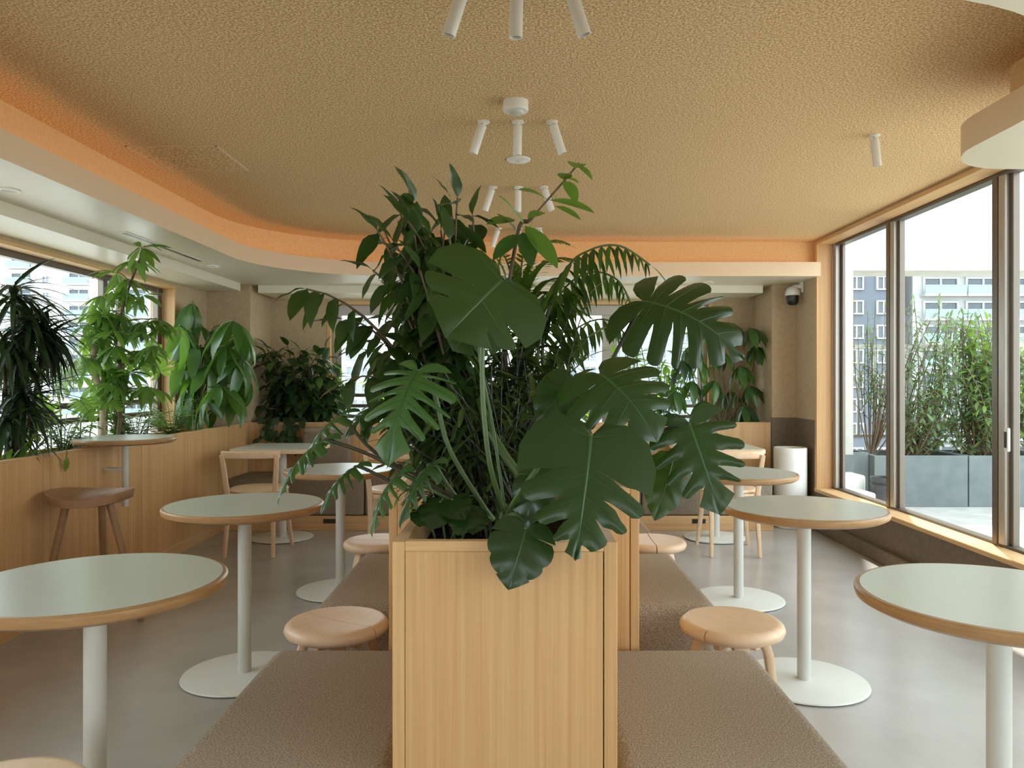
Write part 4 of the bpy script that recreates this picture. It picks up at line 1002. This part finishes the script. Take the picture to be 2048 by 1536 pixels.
# ------------------------------------------------------------------ plants in the far planter
random.seed(51)
rs = Plant('schefflera', 'dark green schefflera in the right end of the far planter', (1.95, 7.15, .78))
DS = [oval_leaf('leaflet', M['darkleaf'], .34, .5, .7, .3, .14, 6), oval_leaf('leaflet', M['amate'], .32, .5, .7, .4, .14, 6)]
for (px, py) in [(1500, 655), (1470, 650), (1510, 690), (1440, 700), (1400, 720), (1480, 730), (1430, 760), (1385, 760), (1460, 780), (1500, 770), (1410, 800), (1365, 720), (1490, 810), (1440, 660), (1380, 690), (1350, 780), (1420, 640)]:
    d = random.uniform(6.95, 7.25); c = P(px, py, d)
    rs.stem(bez(Vector((1.95+random.uniform(-.25, .1), 7.15, .78)), Vector((c.x, 7.15, (c.z+.78)/2)), c, 6), .005, 'stem_brown', 6); palmate(rs, c, DS, 7, .22, UP+rv(.3), .75)
rs.finish()
rg = Plant('bright_bush', 'bright green leafy bush before the far window, right of the monstera', (1.15, 7.2, .78))
random.seed(52)
for k in range(34):
    t = P(random.uniform(1225, 1385), random.uniform(655, 825), random.uniform(7.0, 7.33)); s_ = bez(Vector((1.15+random.uniform(-.3, .3), 7.2, .78)), Vector((t.x, 7.2, (t.z+.8)/2)), t, 6)
    rg.stem(s_, .004, 'stem_green', 5); alternate(rg, s_, BL, .13, .055, .25, 1.0, .3)
rg.finish()
for (x, lab, sd_n, ms, h_) in [(-1.2, 'light green leafy bush before the far window, left of the middle', 53, BL, .75), (-.35, 'leafy bush before the far window hidden behind the middle plants', 54, OL, .8), (.45, 'leafy bush before the far window seen through the middle plants', 55, BL, .7)]:
    random.seed(sd_n); f = Plant('leafy_bush', lab, (x, 7.15, .78))
    for k in range(16):
        t = Vector((x+random.uniform(-.35, .35), random.uniform(7.0, 7.3), .8+h_*random.uniform(.2, .6))); s_ = bez(Vector((x+random.uniform(-.1, .1), 7.15, .78)), Vector((x, 7.15, t.z)), t, 5)
        f.stem(s_, .004, 'stem_green', 5); alternate(f, s_, ms, .13, .06, .25, 1.0, .4)
    f.finish()

# ------------------------------------------------------------------ the terrace and the town outside
ZT = .10
te = struct(MB().box(XR+.2, 14, -4, 8.7, ZT-.2, ZT).obj('floor_terrace', speckle('terrace_paving', (0.36, 0.36, 0.345), (0.44, 0.44, 0.42), 6, 0.85, 0.2), smooth=0))
M['stucco'] = speckle('white_stucco', (0.44, 0.43, 0.40), (0.50, 0.49, 0.455), 9, 0.9, 0.2)
M['concrete'] = speckle('grey_planter', (0.135, 0.16, 0.16), (0.165, 0.19, 0.19), 8, 0.85, 0.2)
fr = struct(MB().box(XR+.2, 14, 8.0, 8.46, 2.38, 4.6).obj('trim_1', M['stucco'], smooth=0))
eo = struct(MB().box(XR+.2, 2.99, 6.9, 8.46, .57, 4.6).obj('wall_outer', M['stucco'], smooth=0))
MB().box(XR+.2, 2.995, 6.895, 8.4, ZT, .57).obj('wall_base', M['concrete'], eo, smooth=0)
for i, (x0, x1) in enumerate([(3.18, 4.02), (4.03, 4.87), (4.88, 5.72), (5.73, 6.57)]):
    t = thing('terrace_planter', ['grey concrete planter box on the terrace beside the dark bucket', 'grey concrete planter box on the terrace, second from the bucket', 'grey concrete planter box on the terrace at the right edge of the window', 'grey concrete planter box on the terrace beyond the picture edge'][i], 'planter', group='grey planter boxes on the terrace')
    m_ = MB(); m_.box(x0, x1, 6.9, 6.94, ZT, .56, .004, 1); m_.box(x0, x1, 7.46, 7.5, ZT, .56, .004, 1); m_.box(x0, x0+.04, 6.94, 7.46, ZT, .56); m_.box(x1-.04, x1, 6.94, 7.46, ZT, .56)
    m_.obj('box_walls', M['concrete'], t); MB().box(x0+.04, x1-.04, 6.94, 7.46, ZT, .50).obj('soil', M['soil'], t, smooth=0)
t = thing('terrace_planter', 'grey concrete planter box in the terrace corner by the steps', 'planter', group='grey planter boxes on the terrace')
m_ = MB(); m_.box(3.0, 3.17, 7.0, 7.04, ZT, .58); m_.box(3.0, 3.17, 7.9, 7.94, ZT, .58); m_.box(3.0, 3.03, 7.04, 7.9, ZT, .58); m_.box(3.14, 3.17, 7.04, 7.9, ZT, .58)
m_.obj('box_walls', M['concrete'], t); MB().box(3.03, 3.14, 7.04, 7.9, ZT, .52).obj('soil', M['soil'], t, smooth=0)
for (x0, x1, y0, y1, z0, z1, lab) in [(2.70, 2.97, 6.60, 6.88, ZT, .42, 'upper white block step beside the terrace wall'), (2.70, 2.93, 6.32, 6.59, ZT, .31, 'lower white block step outside the glass')]:
    tag(MB().box(x0, x1, y0, y1, z0, z1, .02, 3).obj('step_block', M['white']), lab, 'step', 'white steps on the terrace')
bk = thing('bucket', 'dark grey plastic bucket on the terrace by the planters', 'bucket', (3.05, 6.47, ZT))
MB().lathe([(0, .005), (.075, .0), (.092, .30), (.098, .31), (.098, .325), (.090, .325), (.072, .02), (0, .02)], n=36).obj('pail', plain('bucket_plastic', (.05, .055, .06), .5), bk)
MB().lathe([(.091, .26), (.094, .26), (.096, .275), (.092, .275)], n=36).obj('band', M['black'], bk)
rl = thing('terrace_railing', 'grey metal railing with thin bars along the terrace edge', 'railing', (0, 0, 0))
MB().box(3.0, 12, 7.78, 7.82, 1.56, 1.60).obj('top_rail', M['alu'], rl); MB().box(3.0, 12, 7.785, 7.815, .66, .69).obj('bottom_rail', M['alu'], rl)
bar = MB().box(-.011, .011, -.011, .011, .69, 1.56).mesh('baluster', M['alu'], 0)
for k in range(54):
    o = link('baluster', bar, rl); o.location = (3.1+k*.165, 7.80, 0)
OUT = None
random.seed(61); OLF = [oval_leaf('leaf', M['outleaf'], .32, .45, .8, .15, .1, 4), oval_leaf('leaf', M['outleaf'], .26, .45, .8, .3, .1, 4)]
OBF = [oval_leaf('leaf', M['outbright'], .36, .45, .8, .2, .1, 4)]
ol = Plant('olive_shrub', 'sparse thin-branched shrub on the terrace by the white wall', (3.28, 7.2, .5), box=None)
for k in range(22):
    t = P(random.uniform(1700, 1830), random.uniform(595, 760), random.uniform(7.0, 7.4)); m0 = Vector((3.28, 7.2, .5)); s_ = bez(m0, m0.lerp(t, .4)+Vector(((t.x-m0.x)*.3, random.uniform(-.15, .15), -.05)), t, 8)
    ol.stem(s_, [.007]*3+[.0045]*3+[.0025]*3, 'stem_brown', 6, 'branch'); alternate(ol, s_, OLF, .06, .03, .4, .9, .2)
    for q in range(2):
        j = random.choice(s_[3:7]); e = j+Vector((random.uniform(-.2, .2), random.uniform(-.15, .15), random.uniform(.1, .35))); z_ = bez(j, j.lerp(e, .5)+UP*.03, e, 5); ol.stem(z_, .003, 'stem_brown', 5, 'twig'); alternate(ol, z_, OLF, .055, .022, .2, .9, .2)
ol.finish()
def terrace_bush(label, base, px0, px1, y0, y1, n, meshes, L, rnd, gap=.035):
    random.seed(rnd); b_ = Plant('terrace_shrub', label, base, box=None, group='shrubs in the terrace planters')
    for k in range(n):
        t = P(random.uniform(px0, px1), random.uniform(y0, y1), random.uniform(6.85, 7.6)); m0 = Vector(base)+Vector((random.uniform(-.12, .12), random.uniform(-.1, .1), 0)); s_ = bez(m0, m0.lerp(t, .5)+Vector(((t.x-m0.x)*.25+random.uniform(-.22, .22), random.uniform(-.2, .2), random.uniform(-.15, .2))), t, 7)
        b_.stem(s_, [.008]*3+[.004]*5, 'stem_brown', 5, 'branch'); alternate(b_, s_, meshes, L, gap, .25, 1.2, .55, 1.0, True, .6)
    b_.finish()
terrace_bush('grey-green bushy shrub in the terrace planter right of the first frame', (3.65, 7.2, .5), 1822, 1915, 600, 905, 60, OLF, .085, 62, .024)
terrace_bush('green leafy shrub in the terrace planter near the wide frame', (4.3, 7.2, .5), 1890, 1990, 625, 890, 60, OLF+OBF, .09, 63, .024)
terrace_bush('yellow-green shrub on the terrace beside the wide window frame', (4.62, 7.25, .5), 1935, 2030, 640, 740, 30, OBF, .11, 64, .028)
terrace_bush('green shrub on the terrace at the right edge of the picture', (5.2, 7.2, .5), 2010, 2130, 650, 880, 40, OLF+OBF, .11, 65, .026)

# buildings across the street
M['bwhite'] = plain('white_facade', (0.46, 0.47, 0.47), .9, var=.05, vscale=.2); M['bgrey'] = plain('slate_facade', (0.12, 0.14, 0.17), .9, var=.06, vscale=.2)
M['bpale'] = plain('pale_facade', (0.36, 0.41, 0.46), .9, var=.05, vscale=.2); M['bwin'] = plain('window_dark', (0.09, 0.11, 0.13), .3); M['bwin2'] = plain('window_pale', (0.22, 0.26, 0.29), .3)
M['bglass'] = plain('balcony_glass', (0.22, 0.30, 0.33), .2); M['bbright'] = plain('bright_facade', (0.80, 0.80, 0.79), .9, var=.03, vscale=.2); M['bslab'] = plain('balcony_slab', (0.48, 0.48, 0.47), .9)
def building(label, x0, x1, y, z0, z1, wall, units, floors, zf, pitch):
    """units: list of (x centre, width, height, kind)"""
    t = thing('apartment_building', label, 'building', ((x0+x1)/2, y, z0)); off = Vector((-(x0+x1)/2, -y, -z0))
    MB().box((x0-x1)/2, (x1-x0)/2, 0, 14, 0, z1-z0).obj('facade', M[wall], t, smooth=0)
    cache = {}
    for f in range(floors):
        for (ux, uw, uh, kind) in units:
            key = (uw, uh, kind)
            if key not in cache:
                fr_ = MB(); e = .12*uw**.5
                fr_.box(-uw/2, uw/2, -.25, .02, 0, e); fr_.box(-uw/2, uw/2, -.25, .02, uh-e, uh); fr_.box(-uw/2, -uw/2+e, -.25, .02, e, uh-e); fr_.box(uw/2-e, uw/2, -.25, .02, e, uh-e); fr_.box(-e/2, e/2, -.2, .02, e, uh-e)
                cache[key] = (fr_.mesh('window', M['bslab'], 0), MB().box(-uw/2+e, uw/2-e, -.08, .01, e, uh-e).mesh('pane', M['bwin' if kind != 'p' else 'bwin2'], 0),
                              MB().box(-uw/2-.3, uw/2+.3, -1.3, 0, -.25, 0).mesh('balcony_slab', M['bslab'], 0), MB().box(-uw/2-.3, uw/2+.3, -1.3, -1.2, 0, 1.05).mesh('balcony_front', M['bglass'], 0))
            mw, mp_, ms_, mr_ = cache[key]
            o = link('window', mw, t); o.location = (ux-(x0+x1)/2, -.01, zf+f*pitch-z0); link('pane', mp_, o)
            if kind == 'b':
                s_ = link('balcony', ms_, t); s_.location = o.location; link('balcony_front', mr_, s_)
    return t
d = 130
def bx_(px, d): return (px-CX)*d/FPX
un = []
for px in (-90, 25+25, 165, 280):
    un += [(bx_(px-6, d), 3.6, 2.0, 'b')]
for px in (-20, 93, 214, 318): un.append((bx_(px, d), 1.3, 1.4, 'p'))
building('white apartment block with balconies seen through the left window', bx_(-180, d), bx_(345, d), d, -30, 55, 'bbright', un, 14, 1.24+(760-536)*d/FPX-2.75*9, 2.75)
d = 88
un = [(bx_(px, d), 1.6, 1.6, 'w') for px in (1712, 1766)]
building('slate grey apartment block with white window frames beyond the terrace', bx_(1690, d), bx_(1800, d), d, -25, 32, 'bgrey', un, 12, 1.24+(760-580)*d/FPX-2.8*7, 2.8)
d = 90
un = [(bx_(px, d), 4.2, 2.1, 'b') for px in (1880, 1965, 2050, 2135)]
building('white apartment block with long balconies beyond the terrace', bx_(1825, d), bx_(2200, d), d, -25, 35, 'bwhite', un, 12, 1.24+(760-590)*d/FPX-2.8*7, 2.8)
d = 140
building('pale tower block seen through the far window at left', bx_(640, d), bx_(738, d), d, -30, 26, 'bpale', [(bx_(705, d), 2.2, 1.8, 'p'), (bx_(730, d), 1.2, 1.6, 'p'), (bx_(672, d), 2.2, 1.8, 'p')], 15, -22, 3.0)
building('pale low block seen through the far window at right', bx_(1150, d), bx_(1420, d), d, -30, 10, 'bpale', [(bx_(p, d), 2.4, 1.8, 'p') for p in (1180, 1230, 1270, 1320, 1370)], 11, -22, 3.0)
building('low white block behind the plants in the far window', bx_(760, d), bx_(1120, d), d, -30, 6, 'bwhite', [(bx_(p, d), 2.4, 1.8, 'p') for p in (800, 860, 920, 980, 1040, 1090)], 9, -22, 3.0)
struct(MB().box(-400, 400, -200, 600, -30.5, -30).obj('ground', speckle('town_ground', (.22, .22, .20), (.30, .30, .28), .2), smooth=0))
